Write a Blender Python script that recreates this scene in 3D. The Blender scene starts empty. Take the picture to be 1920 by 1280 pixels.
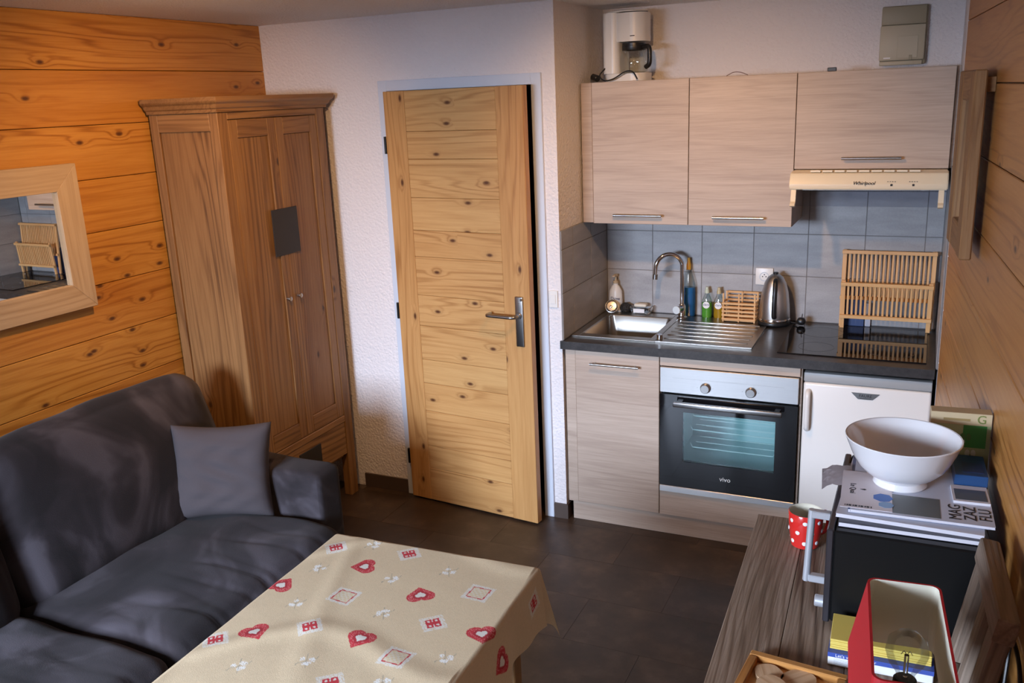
import bpy, bmesh, math, random
from mathutils import Vector, Matrix, Euler
random.seed(7)
S = bpy.context.scene
COL = S.collection
PI = math.pi

# ------------------------------------------------------------------ camera
CAM = Vector((1.4945, -3.7334, 1.9994))
YAW, PITCH, ROLL, FPX = .4386, -.2661, -.0426, 1686.21
cy_, sy_, cp_, sp_ = math.cos(YAW), math.sin(YAW), math.cos(PITCH), math.sin(PITCH)
fw = Vector((-sy_*cp_, cy_*cp_, sp_)); rt = Vector((cy_, sy_, 0)); up = rt.cross(fw)
cr, sr = math.cos(ROLL), math.sin(ROLL)
cx = cr*rt + sr*up; cu = -sr*rt + cr*up
cam = bpy.data.cameras.new('camera'); cam.sensor_width = 36; cam.lens = FPX*36/1920
cam.clip_start = .05
camo = bpy.data.objects.new('camera', cam); COL.objects.link(camo)
camo.matrix_world = Matrix(((cx.x, cu.x, -fw.x, CAM.x), (cx.y, cu.y, -fw.y, CAM.y), (cx.z, cu.z, -fw.z, CAM.z), (0, 0, 0, 1)))
S.camera = camo

# ------------------------------------------------------------------ world, light, exposure
W = bpy.data.worlds.new('sky'); S.world = W; W.use_nodes = True
W.node_tree.nodes['Background'].inputs[0].default_value = (.62, .78, 1, 1)
W.node_tree.nodes['Background'].inputs[1].default_value = 1.0
S.view_settings.view_transform = 'Standard'; S.view_settings.look = 'None'
S.view_settings.gamma = 1; S.view_settings.use_curve_mapping = False
S.view_settings.exposure = 0.36
WIN = dict(x0=-1.30, x1=.20, z0=.95, z1=2.10, y=-4.90)
def area(name, loc, rot, sx, sy, power, col):
    l = bpy.data.lights.new(name, 'AREA'); l.shape = 'RECTANGLE'; l.size = sx; l.size_y = sy
    l.energy = power; l.color = col
    o = bpy.data.objects.new(name, l); COL.objects.link(o); o.location = loc; o.rotation_euler = rot
    return o
area('window_daylight', (-1.5, -8.0, 2.75), (PI/2-.20, 0, -.12), 4.4, 2.1, 2300, (.66, .78, 1))

# ------------------------------------------------------------------ constants of the place
XL, XR, H, D = -1.5548, 1.5757, 2.3815, .6432
WA = .0741           # the right wall is a little out of square
YR = -4.90           # rear wall
ZW = .90             # worktop
YU, ZU0, ZU1, ZH = .2843, 1.403, 2.043, 1.650

# ------------------------------------------------------------------ node helpers
class NT:
    def __init__(s, name):
        s.m = bpy.data.materials.new(name); s.m.use_nodes = True; s.t = s.m.node_tree
        s.b = s.t.nodes['Principled BSDF']
    def n(s, kind, ins=None, **attr):
        nd = s.t.nodes.new('ShaderNode'+kind)
        for k, v in attr.items(): setattr(nd, k, v)
        for k, v in (ins or {}).items(): s.put(nd.inputs[k], v)
        return nd
    def put(s, sock, v):
        if isinstance(v, bpy.types.NodeSocket): s.t.links.new(v, sock)
        elif isinstance(v, bpy.types.Node): s.t.links.new(v.outputs[0], sock)
        else: sock.default_value = v
    def math(s, op, a, b=0.0, c=None):
        nd = s.n('Math', operation=op); s.put(nd.inputs[0], a); s.put(nd.inputs[1], b)
        if c is not None: s.put(nd.inputs[2], c)
        return nd.outputs[0]
    def ramp(s, f, stops):
        nd = s.n('ValToRGB', {0: f}); e = nd.color_ramp.elements
        while len(e) < len(stops): e.new(.5)
        for i, (p, c) in enumerate(stops):
            e[i].position = p; e[i].color = (*c, 1) if len(c) == 3 else c
        return nd.outputs[0]
    def mix(s, f, a, b, mode='MIX'):
        nd = s.n('Mix', data_type='RGBA', blend_type=mode)
        s.put(nd.inputs[0], f); s.put(nd.inputs[6], c4(a)); s.put(nd.inputs[7], c4(b)); return nd.outputs[2]
    def bump(s, h, strength=.3, dist=.01):
        s.put(s.b.inputs['Normal'], s.n('Bump', {'Height': h, 'Strength': strength, 'Distance': dist}).outputs[0])
    def set(s, **k):
        for a, v in k.items():
            nm = {'color': 'Base Color', 'rough': 'Roughness', 'metal': 'Metallic', 'trans': 'Transmission Weight', 'sheen': 'Sheen Weight',
                  'coat': 'Coat Weight', 'ior': 'IOR', 'emit': 'Emission Color', 'emits': 'Emission Strength', 'spec': 'Specular IOR Level', 'alpha': 'Alpha'}[a]
            s.put(s.b.inputs[nm], c4(v) if a in ('color', 'emit') else v)
        return s.m
def c4(v):
    return (*v, 1) if isinstance(v, tuple) and len(v) == 3 else v
MC = {}
def plain(name, color, rough=.5, **k):
    if name not in MC: MC[name] = NT(name).set(color=color, rough=rough, **k)
    return MC[name]
def coords(t, scale=(1, 1, 1), rnd=True):
    co = t.n('TexCoord').outputs['Object']
    if rnd:
        r = t.n('ObjectInfo').outputs['Random']
        off = t.n('CombineXYZ', {0: t.math('MULTIPLY', r, 37.0), 1: t.math('MULTIPLY', r, 71.0), 2: t.math('MULTIPLY', r, 53.0)})
        co = t.n('VectorMath', {0: co, 1: off.outputs[0]}, operation='ADD').outputs[0]
    return t.n('Mapping', {'Vector': co, 'Scale': scale}).outputs[0], co
def wood(name, dark, mid, light, knots=0.0, grain=1.0, rough=.45, knotcol=(.10, .035, .012), rings=9.0, vary=.25, bump=.12):
    """grain runs along the object's local X"""
    t = NT(name)
    _, co = coords(t)
    mp = lambda sc: t.n('Mapping', {'Vector': co, 'Scale': sc}).outputs[0]
    low = t.n('TexNoise', {'Vector': mp((.8, 4.5, 4.5)), 'Scale': 1.0, 'Detail': 1.0})
    irr = t.n('TexNoise', {'Vector': mp((.25, 30, 30)), 'Scale': 1.0, 'Detail': 2.0})
    amp = t.n('TexNoise', {'Vector': mp((.7, 9, 9)), 'Scale': 1.0, 'Detail': 1.0})
    tone = t.n('TexNoise', {'Vector': mp((1.2, 14, 14)), 'Scale': 1.0, 'Detail': 3.0})
    fine = t.n('TexNoise', {'Vector': mp((6, 170, 170)), 'Scale': 1.0, 'Detail': 4.0, 'Roughness': .6})
    sep = t.n('SeparateXYZ', {0: co})
    cross = t.math('ADD', sep.outputs[2], t.math('MULTIPLY', sep.outputs[1], .8))
    ph = t.math('MULTIPLY', cross, rings*17.0)
    ph = t.math('ADD', ph, t.math('MULTIPLY', low.outputs[0], 46.0))
    ph = t.math('ADD', ph, t.math('MULTIPLY', irr.outputs[0], 13.0))
    if knots:
        kv = t.n('CombineXYZ', {0: t.math('MULTIPLY', sep.outputs[0], 4.6), 1: t.math('MULTIPLY', cross, 9.5)})
        kn = t.n('TexVoronoi', {'Vector': kv.outputs[0], 'Scale': 1.0, 'Randomness': 1.0}, voronoi_dimensions='2D')
        kd = kn.outputs['Distance']
        sel = t.math('GREATER_THAN', t.n('SeparateColor', {0: kn.outputs['Color']}).outputs[0], 1.0-knots)
        near = t.math('MULTIPLY', sel, t.math('POWER', t.math('SUBTRACT', 1.0, t.math('MINIMUM', t.math('MULTIPLY', kd, 2.4), 1.0)), 2.0))
        ph = t.math('ADD', ph, t.math('MULTIPLY', near, 12.0))
    ring = t.math('POWER', t.math('MULTIPLY_ADD', t.math('SINE', ph), .5, .5), 4.0)
    ring = t.math('MULTIPLY', ring, t.ramp(amp.outputs[0], [(.38, (.12, .12, .12)), (.68, (1, 1, 1))]))
    f = t.math('ADD', t.math('MULTIPLY', ring, .36*grain), t.math('MULTIPLY', fine.outputs[0], .36))
    f = t.math('ADD', f, t.math('MULTIPLY', tone.outputs[0], .34))
    col = t.ramp(f, [(.24, light), (.42, mid), (.80, dark)])
    col = t.mix(t.math('MULTIPLY', t.n('ObjectInfo').outputs['Random'], vary), col, t.mix(1.0, col, tuple(min(1, x*1.3) for x in mid), 'MULTIPLY'))
    if knots:
        spot = t.math('MULTIPLY', sel, t.ramp(kd, [(.035, (1, 1, 1)), (.07, (.60, .60, .60)), (.10, (.12, .12, .12)), (.24, (0, 0, 0))]))
        col = t.mix(spot, col, knotcol)
    t.bump(t.math('ADD', fine.outputs[0], t.math('MULTIPLY', ring, .5)), bump, .004)
    return t.set(color=col, rough=rough)

PINE = wood('varnished_pine', (.30, .108, .014), (.51, .230, .042), (.61, .31, .066), knots=.38, rough=.38)
PINE_R = wood('varnished_pine_board', (.28, .115, .026), (.47, .21, .052), (.55, .265, .076), knots=.12, rough=.42)
DOORPINE = wood('door_pine', (.36, .17, .052), (.55, .31, .115), (.64, .385, .155), knots=.34, rough=.42)
OAK = wood('aged_oak', (.115, .052, .016), (.255, .128, .044), (.36, .195, .072), knots=.06, rings=14, rough=.5, knotcol=(.06, .03, .015))
LIMED = wood('limed_oak', (.34, .23, .13), (.46, .33, .20), (.55, .41, .26), rough=.55, grain=.6, rings=12)
LAM = wood('oak_laminate', (.26, .19, .145), (.44, .345, .275), (.55, .45, .365), rough=.5, grain=.35, rings=5, vary=.05, bump=.06)
BAMBOO = wood('beech', (.52, .28, .10), (.66, .39, .16), (.74, .46, .21), rough=.5, grain=.4)
DRIFT = wood('weathered_wood', (.12, .085, .058), (.22, .16, .115), (.34, .265, .20), knots=.15, rings=12, rough=.75, bump=.5)
DRESS = wood('brushed_grey_oak', (.10, .062, .038), (.22, .148, .096), (.40, .30, .22), rings=16, rough=.6, bump=.4)
RUSTIC = wood('rustic_brown', (.15, .065, .022), (.28, .135, .05), (.38, .20, .08), rings=10, rough=.65, bump=.4)

def stucco(name, col, scale=95, strength=.55):
    t = NT(name); co = t.n('TexCoord').outputs['Object']
    a = t.n('TexNoise', {'Vector': co, 'Scale': scale, 'Detail': 3.0, 'Roughness': .55})
    b = t.n('TexVoronoi', {'Vector': co, 'Scale': scale*.7})
    h = t.math('ADD', t.math('MULTIPLY', a.outputs[0], 1.0), t.math('MULTIPLY', b.outputs['Distance'], -.5))
    t.bump(h, strength, .012)
    return t.set(color=col, rough=.9)
STUCCO = stucco('roughcast_white', (.80, .77, .78))
CEIL = stucco('ceiling_stipple', (.88, .88, .88), 130, .8)

def tile_mat():
    t = NT('grey_tile'); _, co = coords(t)
    n1 = t.n('TexNoise', {'Vector': t.n('Mapping', {'Vector': co, 'Scale': (3, 8, 14)}).outputs[0], 'Scale': 1.5, 'Detail': 5.0})
    n2 = t.n('TexNoise', {'Vector': co, 'Scale': 160.0, 'Detail': 2.0})
    f = t.math('ADD', t.math('MULTIPLY', n1.outputs[0], .8), t.math('MULTIPLY', n2.outputs[0], .25))
    return t.set(color=t.ramp(f, [(.3, (.27, .265, .27)), (.75, (.42, .415, .42))]), rough=.38)
TILE = tile_mat()
GROUT = plain('grout', (.20, .19, .185), .85)
def floor_mat():
    t = NT('dark_vinyl'); _, co = coords(t)
    n1 = t.n('TexNoise', {'Vector': co, 'Scale': 6.0, 'Detail': 6.0, 'Roughness': .65})
    n2 = t.n('TexNoise', {'Vector': co, 'Scale': 1.7, 'Detail': 2.0})
    c = t.ramp(n1.outputs[0], [(.32, (.030, .018, .012)), (.52, (.060, .037, .024)), (.72, (.130, .083, .055))])
    c = t.mix(t.math('MULTIPLY', n2.outputs[0], .5), c, (.05, .034, .024))
    rv = t.n('ObjectInfo').outputs['Random']
    c = t.mix(1.0, c, t.ramp(rv, [(0, (.72, .70, .68)), (1, (1.0, .98, .95))]), 'MULTIPLY')
    t.bump(n1.outputs[0], .08, .004)
    return t.set(color=c, rough=.42)
VINYL = floor_mat()
def stone_mat():
    t = NT('dark_worktop'); _, co = coords(t, rnd=False)
    n1 = t.n('TexNoise', {'Vector': co, 'Scale': 38.0, 'Detail': 5.0, 'Roughness': .7})
    n2 = t.n('TexNoise', {'Vector': co, 'Scale': 6.0, 'Detail': 2.0})
    c = t.ramp(n1.outputs[0], [(.35, (.022, .021, .022)), (.62, (.05, .047, .047)), (.85, (.11, .10, .10))])
    c = t.mix(t.math('MULTIPLY', n2.outputs[0], .4), c, (.03, .028, .028))
    return t.set(color=c, rough=.33)
STONE = stone_mat()
def suede_mat():
    t = NT('dark_suede'); _, co = coords(t)
    wob = t.n('TexNoise', {'Vector': co, 'Scale': 2.6, 'Detail': 3.0, 'Distortion': 1.6, 'Roughness': .5})
    n2 = t.n('TexNoise', {'Vector': co, 'Scale': 300.0, 'Detail': 1.0})
    c = t.ramp(wob.outputs[0], [(.40, (.012, .0085, .010)), (.52, (.024, .018, .021)), (.64, (.064, .054, .063))])
    t.bump(t.math('ADD', n2.outputs[0], t.math('MULTIPLY', wob.outputs[0], 2.5)), .15, .004)
    return t.set(color=c, rough=.95, sheen=.04)
SUEDE = suede_mat()
def linen_mat(name, color):
    t = NT(name); _, co = coords(t)
    n2 = t.n('TexNoise', {'Vector': co, 'Scale': 420.0, 'Detail': 2.0})
    n1 = t.n('TexNoise', {'Vector': co, 'Scale': 9.0, 'Detail': 3.0})
    t.bump(t.math('ADD', n2.outputs[0], t.math('MULTIPLY', n1.outputs[0], 2)), .2, .003)
    return t.set(color=t.mix(t.math('MULTIPLY', n2.outputs[0], .35), color, tuple(x*.6 for x in color)), rough=.95)
def steel_mat(name, col, rough, sx=1, sy=90, sz=90, b=.03):
    t = NT(name); _, co = coords(t)
    n = t.n('TexNoise', {'Vector': t.n('Mapping', {'Vector': co, 'Scale': (sx, sy, sz)}).outputs[0], 'Scale': 4.0, 'Detail': 3.0})
    t.bump(n.outputs[0], b, .002)
    return t.set(color=t.mix(n.outputs[0], tuple(x*.85 for x in col), col), rough=rough, metal=1.0)
STEEL = steel_mat('brushed_steel', (.72, .71, .70), .34)
SINKST = steel_mat('sink_steel', (.44, .42, .385), .30)
RACKW = plain('bright_wire', (.80, .80, .78), .3)
CHROME = plain('chrome', (.75, .75, .76), .08, metal=1.0)
SATIN = plain('satin_nickel', (.42, .41, .40), .30, metal=1.0)
BLACK = plain('black_plastic', (.012, .012, .013), .35)
BLACKM = plain('black_painted_metal', (.005, .005, .005), .38, spec=.3)
BGLASS = plain('black_glass', (.006, .006, .007), .04)
DARKIN = plain('dark_interior', (.02, .018, .016), .8)
WHITE = plain('white_plastic', (.78, .77, .74), .35)
ENAMEL = plain('white_enamel', (.78, .76, .72), .3)
CREAM = plain('cream_enamel', (.76, .66, .48), .35)
CERAMIC = plain('white_ceramic', (.80, .78, .78), .10, coat=.5)
GREYP = plain('grey_plastic', (.36, .37, .37), .45)
BEIGEP = plain('beige_plastic', (.47, .42, .31), .5)
BEIGED = plain('darker_beige_plastic', (.33, .29, .20), .5)
FRAMEP = plain('pale_grey_paint', (.62, .68, .78), .4)
RED = plain('red_cloth', (.50, .012, .018), .7)
REDG = plain('red_glaze', (.62, .025, .02), .18, coat=.4)
INK = plain('dark_ink', (.02, .02, .025), .6)
PRWHITE = plain('printed_white', (.80, .80, .80), .6)
def glass(name, col, rough=.02, ior=1.45):
    return plain(name, col, rough, trans=1.0, ior=ior)
def thin(name, tint, gloss=.03, k=.10):
    t = NT(name); tr = t.n('BsdfTransparent', {0: (*tint, 1)}); gl = t.n('BsdfGlossy', {'Roughness': gloss})
    fr = t.n('Fresnel', {'IOR': 1.5}); f = t.math('ADD', t.math('MULTIPLY', fr.outputs[0], .45), k*.3)
    mx = t.n('MixShader', {0: f, 1: tr.outputs[0], 2: gl.outputs[0]})
    t.t.links.new(mx.outputs[0], t.t.nodes['Material Output'].inputs[0]); MC[name] = t.m
    return t.m
CLEAR = glass('clear_glass', (.95, .97, .97))
SMOKE = thin('smoked_visor', (.86, .88, .92))
PANE = thin('oven_pane', (.80, .92, .92))
THIN = thin('thin_clear', (.93, .96, .95))

# ------------------------------------------------------------------ object helpers
def link(name, me, mat, parent=None, loc=(0, 0, 0), rot=(0, 0, 0)):
    o = bpy.data.objects.new(name, me); COL.objects.link(o)
    if mat is not None and not me.materials: me.materials.append(mat)
    o.location = loc; o.rotation_euler = rot
    if parent: o.parent = parent
    return o
def tag(o, label, cat, group=None, kind=None):
    if label: o['label'] = label
    if cat: o['category'] = cat
    if group: o['group'] = group
    if kind: o['kind'] = kind
    return o
def thing(name, label, cat, loc=(0, 0, 0), rz=0, group=None):
    o = bpy.data.objects.new(name, None); COL.objects.link(o); o.empty_display_size = .05
    o.location = loc; o.rotation_euler = (0, 0, rz)
    return tag(o, label, cat, group)
def mesh(bm, name, smooth=False):
    bmesh.ops.recalc_face_normals(bm, faces=bm.faces)
    me = bpy.data.meshes.new(name); bm.to_mesh(me); bm.free()
    if smooth:
        for p in me.polygons: p.use_smooth = True
        if smooth != 'all': me.set_sharp_from_angle(angle=.7)
    return me
def bmbox(bm, lo, hi):
    lo, hi = Vector(lo), Vector(hi)
    r = bmesh.ops.create_cube(bm, size=1.0, matrix=Matrix.Translation((lo+hi)/2) @ Matrix.Diagonal((*(hi-lo), 1)))
    return r['verts']
def box(name, parent, lo, hi, mat, grain='x', bevel=.0015, seg=1, rot=None):
    """box from lo to hi; its local X lies along the grain axis"""
    lo, hi = Vector(lo), Vector(hi); c = (lo+hi)/2; d = hi-lo
    if grain == 'z': d = Vector((d.z, d.y, d.x)); r = (0, -PI/2, 0)
    elif grain == 'y': d = Vector((d.y, d.x, d.z)); r = (0, 0, PI/2)
    else: r = (0, 0, 0)
    if rot: r = rot
    bm = bmesh.new(); bmbox(bm, -d/2, d/2)
    if bevel:
        bevel = min(bevel, min(d)*.45)
        bmesh.ops.bevel(bm, geom=bm.edges[:], offset=bevel, segments=seg, affect='EDGES', profile=.5)
    return link(name, mesh(bm, name, seg > 1), mat, parent, c, r)
def boxes(name, parent, lst, mat, bevel=0):
    bm = bmesh.new()
    for lo, hi in lst: bmbox(bm, lo, hi)
    if bevel: bmesh.ops.bevel(bm, geom=bm.edges[:], offset=bevel, segments=1, affect='EDGES')
    return link(name, mesh(bm, name), mat, parent)
def lathe(name, parent, prof, mat, loc=(0, 0, 0), seg=32, rot=(0, 0, 0), sx=1, sy=1):
    bm = bmesh.new(); rings = []
    for r, z in prof:
        if r < 1e-5: rings.append([bm.verts.new((0, 0, z))])
        else: rings.append([bm.verts.new((r*sx*math.cos(2*PI*k/seg), r*sy*math.sin(2*PI*k/seg), z)) for k in range(seg)])
    for a, b in zip(rings, rings[1:]):
        for k in range(seg):
            k2 = (k+1) % seg
            if len(a) == 1 and len(b) == 1: continue
            if len(a) == 1: bm.faces.new((a[0], b[k], b[k2]))
            elif len(b) == 1: bm.faces.new((a[k], a[k2], b[0]))
            else: bm.faces.new((a[k], a[k2], b[k2], b[k]))
    return link(name, mesh(bm, name, True), mat, parent, loc, rot)
def cyl(name, parent, p0, p1, r, mat, seg=20, r2=None):
    p0, p1 = Vector(p0), Vector(p1); d = p1-p0
    rr = d.to_track_quat('Z', 'Y').to_euler()
    r2 = r if r2 is None else r2; e = min(r, d.length)*.12
    return lathe(name, parent, [(0, 0), (r-e, 0), (r, e), (r2, d.length-e), (r2-e, d.length), (0, d.length)], mat, p0, seg, rr)
def smoothpts(pts, n=6):
    pts = [Vector(p) for p in pts]; out = []
    for i in range(len(pts)-1):
        a, b = pts[i], pts[i+1]; p = pts[i-1] if i else a*2-b; q = pts[i+2] if i+2 < len(pts) else b*2-a
        for k in range(n):
            u = k/n
            out.append(.5*((2*a)+(-p+b)*u+(2*p-5*a+4*b-q)*u*u+(-p+3*a-3*b+q)*u**3))
    return out+[pts[-1]]
def tube(name, parent, pts, r, mat, seg=10, n=6, smooth=True, loc=(0, 0, 0)):
    pts = smoothpts(pts, n) if smooth else [Vector(p) for p in pts]
    bm = bmesh.new(); rings = []; u = None
    for i, p in enumerate(pts):
        t = (pts[min(i+1, len(pts)-1)]-pts[max(i-1, 0)]).normalized()
        if u is None: u = t.orthogonal().normalized()
        u = (u-t*u.dot(t)).normalized(); v = t.cross(u)
        rad = r(i/(len(pts)-1)) if callable(r) else r
        rings.append([bm.verts.new(p+u*rad*math.cos(2*PI*k/seg)+v*rad*math.sin(2*PI*k/seg)) for k in range(seg)])
    for a, b in zip(rings, rings[1:]):
        for k in range(seg): bm.faces.new((a[k], a[(k+1) % seg], b[(k+1) % seg], b[k]))
    bm.faces.new(rings[0][::-1]); bm.faces.new(rings[-1])
    return link(name, mesh(bm, name, True), mat, parent, loc)
def prism(name, parent, poly, axis, a, b, mat, bevel=0, smooth=False):
    """extrude a 2D polygon along axis from a to b ('x': poly=(y,z); 'y': (x,z); 'z': (x,y))"""
    f = {'x': lambda p, t: (t, p[0], p[1]), 'y': lambda p, t: (p[0], t, p[1]), 'z': lambda p, t: (p[0], p[1], t)}[axis]
    bm = bmesh.new(); A = [bm.verts.new(f(p, a)) for p in poly]; B = [bm.verts.new(f(p, b)) for p in poly]
    n = len(poly); bm.faces.new(A); bm.faces.new(B)
    for i in range(n): bm.faces.new((A[i], A[(i+1) % n], B[(i+1) % n], B[i]))
    if bevel: bmesh.ops.bevel(bm, geom=bm.edges[:], offset=bevel, segments=2, affect='EDGES')
    return link(name, mesh(bm, name, smooth), mat, parent)
def text(name, parent, s, size, loc, rot, mat, depth=.0004, shear=0):
    c = bpy.data.curves.new(name, 'FONT'); c.body = s; c.size = size; c.align_x = 'CENTER'; c.align_y = 'CENTER'
    c.extrude = depth; c.shear = shear; c.resolution_u = 3
    tmp = bpy.data.objects.new(name, c); COL.objects.link(tmp)
    me = bpy.data.meshes.new_from_object(tmp); bpy.data.objects.remove(tmp); bpy.data.curves.remove(c)
    me.materials.clear()
    return link(name, me, mat, parent, loc, rot)
FRONT = (PI/2, 0, 0)     # text lying in a plane that faces -y
def cushion(name, parent, size, mat, loc, rot=(0, 0, 0), e=.35, n=22, puff=.0, wr=.006, seed=0, taper=0, pleats=()):
    """soft box: superellipsoid-like, with light creases"""
    rnd = random.Random(seed); ph = [rnd.uniform(0, 6) for _ in range(6)]
    bm = bmesh.new(); bmesh.ops.create_cube(bm, size=2.0)
    bmesh.ops.subdivide_edges(bm, edges=bm.edges[:], cuts=n, use_grid_fill=True)
    a, b, c = [x/2 for x in size]; rr = e*min(a, b, c)
    for v in bm.verts:
        p = v.co.copy()
        q = Vector((p.x*a, p.y*b, p.z*c))
        core = Vector((max(-a+rr, min(a-rr, q.x)), max(-b+rr, min(b-rr, q.y)), max(-c+rr, min(c-rr, q.z))))
        d = q-core
        if d.length > 1e-9: q = core+d.normalized()*rr
        k = (1-p.x*p.x)*(1-p.y*p.y)
        q.z += math.copysign(puff*k, p.z) if abs(p.z) > .99 else 0
        q.x += puff*.5*p.x*(1-p.y*p.y)*(1-p.z*p.z) if abs(p.x) > .99 else 0
        q.y += puff*.5*p.y*(1-p.x*p.x)*(1-p.z*p.z) if abs(p.y) > .99 else 0
        w = wr*(math.sin(q.x*17+ph[0]+2*math.sin(q.y*9+ph[1]))+.6*math.sin(q.y*23+ph[2]+3*math.sin(q.x*7+ph[3])))
        q.z += w*(1 if p.z > 0 else .2); q.x += w*.4; q.y += w*.4
        for yk, dp in pleats:
            if p.z > 0 or p.x > .99: q -= Vector((.6, 0, .8))*dp*math.exp(-((q.y-yk-.02*math.sin(q.x*8+yk*30))/.011)**2)*max(0, min(1, (q.x+.02)*6))
        if taper: q.y *= 1-taper*(p.z*.5+.5)
        v.co = q
    return link(name, mesh(bm, name, 'all'), mat, parent, loc, rot)

# ================================================================== THE SETTING
def struct(o): o['kind'] = 'structure'; return o
# floor with its vinyl tiles
fl = struct(boxes('floor', None, [((XL-.1, YR-.1, -.06), (2.2, 1.4, -.004))], plain('dark_joint', (.02, .013, .009), .8)))
TXs, TYs = .60, .30
tb = bmesh.new(); bmbox(tb, (-TXs/2+.0005, -TYs/2+.0005, -.004), (TXs/2-.0005, TYs/2-.0005, 0)); tmesh = mesh(tb, 'floor_tile'); tmesh.materials.append(VINYL)
for j in range(22):
    for i in range(7):
        x = -1.75+TXs*i+(TXs/2 if j % 2 else 0); y = -4.85+TYs*j
        if x > 2.2 or y > 1.4: continue
        t = link('floor_tile', tmesh, None, fl, (x+TXs/2, y+TYs/2, 0))
struct(boxes('ceiling', None, [((XL-.1, YR-.1, H), (2.2, 1.4, H+.06))], CEIL))
# left wall with its boards
def boardwall(name, zs, y0, y1, mat):
    """wall in local coordinates: boards face -x at x=0 .. +.018; backing behind"""
    w = struct(boxes(name, None, [((.0178, y0, 0), (.10, y1, H))], DARKIN))
    for a, b in zip(zs, zs[1:]):
        L = y1-y0
        bm = bmesh.new(); bmbox(bm, (-L/2, -.009, -(b-a)/2+.0012), (L/2, .009, (b-a)/2-.0012))
        bmesh.ops.bevel(bm, geom=bm.edges[:], offset=.0022, segments=1, affect='EDGES')
        link('board', mesh(bm, 'board'), mat, w, (.009, (y0+y1)/2, (a+b)/2), (0, 0, PI/2))
    return w
zl = [0.0]+[.0665+.21*k for k in range(11)]+[H]
wl = boardwall('wall_left', zl, -.0, 4.9, PINE); wl.location = (XL, 0, 0); wl.rotation_euler = (0, 0, PI)
zr = [0.0]+[.09+.21*k for k in range(11)]+[H]
wr = boardwall('wall_right', zr, -5.0, -.004, PINE_R); wr.location = (XR, 0, 0); wr.rotation_euler = (0, 0, WA)
# door wall, hole for the door
FL, FR_, FT = -.8906, -.0623, 2.0926
struct(boxes('wall_back', None, [((XL-.1, 0, 0), (FL+.01, .09, H)), ((FL+.01, 0, FT-.01), (FR_-.01, .09, H)), ((FR_-.01, 0, 0), (0, .09, H))], STUCCO))
wal = struct(boxes('wall_alcove_left', None, [((-.062, .09, 0), (0, 1.3, H))], STUCCO))
wk = struct(boxes('wall_kitchen', None, [((0, D, 0), (XR+.12, D+.08, H))], STUCCO))
war = struct(boxes('wall_alcove_right', None, [((XR, .0, 0), (XR+.12, D, H))], STUCCO))
struct(boxes('wall_hall', None, [((XL-.1, 1.3, 0), (0, 1.38, H)), ((XL-.1, .09, 0), (XL, 1.3, H))], plain('hall_paint', (.30, .20, .13), .9)))
wx0, wx1, wz0, wz1 = WIN['x0'], WIN['x1'], WIN['z0'], WIN['z1']
struct(boxes('wall_rear', None, [((XL-.1, YR-.1, 0), (wx0, YR, H)), ((wx1, YR-.1, 0), (2.2, YR, H)), ((wx0, YR-.1, 0), (wx1, YR, wz0)), ((wx0, YR-.1, wz1), (wx1, YR, H))], STUCCO))
w1 = struct(thing('window_1', None, None, ((wx0+wx1)/2, YR-.05, wz0)))
hw_, hh = (wx1-wx0)/2, wz1-wz0
boxes('window_frame', w1, [((-hw_, -.03, 0), (-hw_+.05, .03, hh)), ((hw_-.05, -.03, 0), (hw_, .03, hh)), ((-.03, -.03, .05), (.03, .03, hh-.05)), ((-hw_+.05, -.03, 0), (hw_-.05, .03, .05)), ((-hw_+.05, -.03, hh-.05), (hw_-.05, .03, hh))], WHITE)
# baseboards
TB = plain('brown_baseboard_tile', (.075, .052, .042), .4)
struct(boxes('baseboard_left', None, [((-1.16, -.010, 0), (FL-.001, 0, .075))], TB))
struct(boxes('baseboard_back', None, [((FR_+.002, -.010, 0), (.010, 0, .075)), ((0, 0, 0), (.010, .06, .075))], TB))
# backsplash tiles, each its own piece
def tiles(parent, plane, us, vs, at):
    for a, b in zip(us, us[1:]):
        for c, d in zip(vs, vs[1:]):
            if plane == 'y': box('tile', parent, (a+.0015, at-.008, c+.0015), (b-.0015, at, d-.0015), TILE, bevel=.001)
            elif plane == 'x+': box('tile', parent, (at, a+.0015, c+.0015), (at+.008, b-.0015, d-.0015), TILE, 'y', bevel=.001)
            else: box('tile', parent, (at-.008, a+.0015, c+.0015), (at, b-.0015, d-.0015), TILE, 'y', bevel=.001)
vs = [ZW+.001, 1.119, 1.320, 1.521, 1.66]
tiles(wk, 'y', [.008+.001]+[.2492*k for k in range(1, 7)]+[XR-.010], vs, D)
boxes('grout', wk, [((.002, D-.006, ZW), (XR-.002, D, 1.66))], GROUT)
tiles(wal, 'x+', [.0, .146, .395, D-.009], [ZW+.001, 1.119, 1.320, 1.408], 0)
boxes('grout', wal, [((0, .001, ZW), (.006, D-.002, 1.407))], GROUT)
tiles(war, 'x-', [.0, .146, .395, D-.009], [ZW+.001, 1.119, 1.320, 1.521, 1.66], XR)
boxes('grout', war, [((XR-.006, .001, ZW), (XR, D-.002, 1.659))], GROUT)

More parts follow.
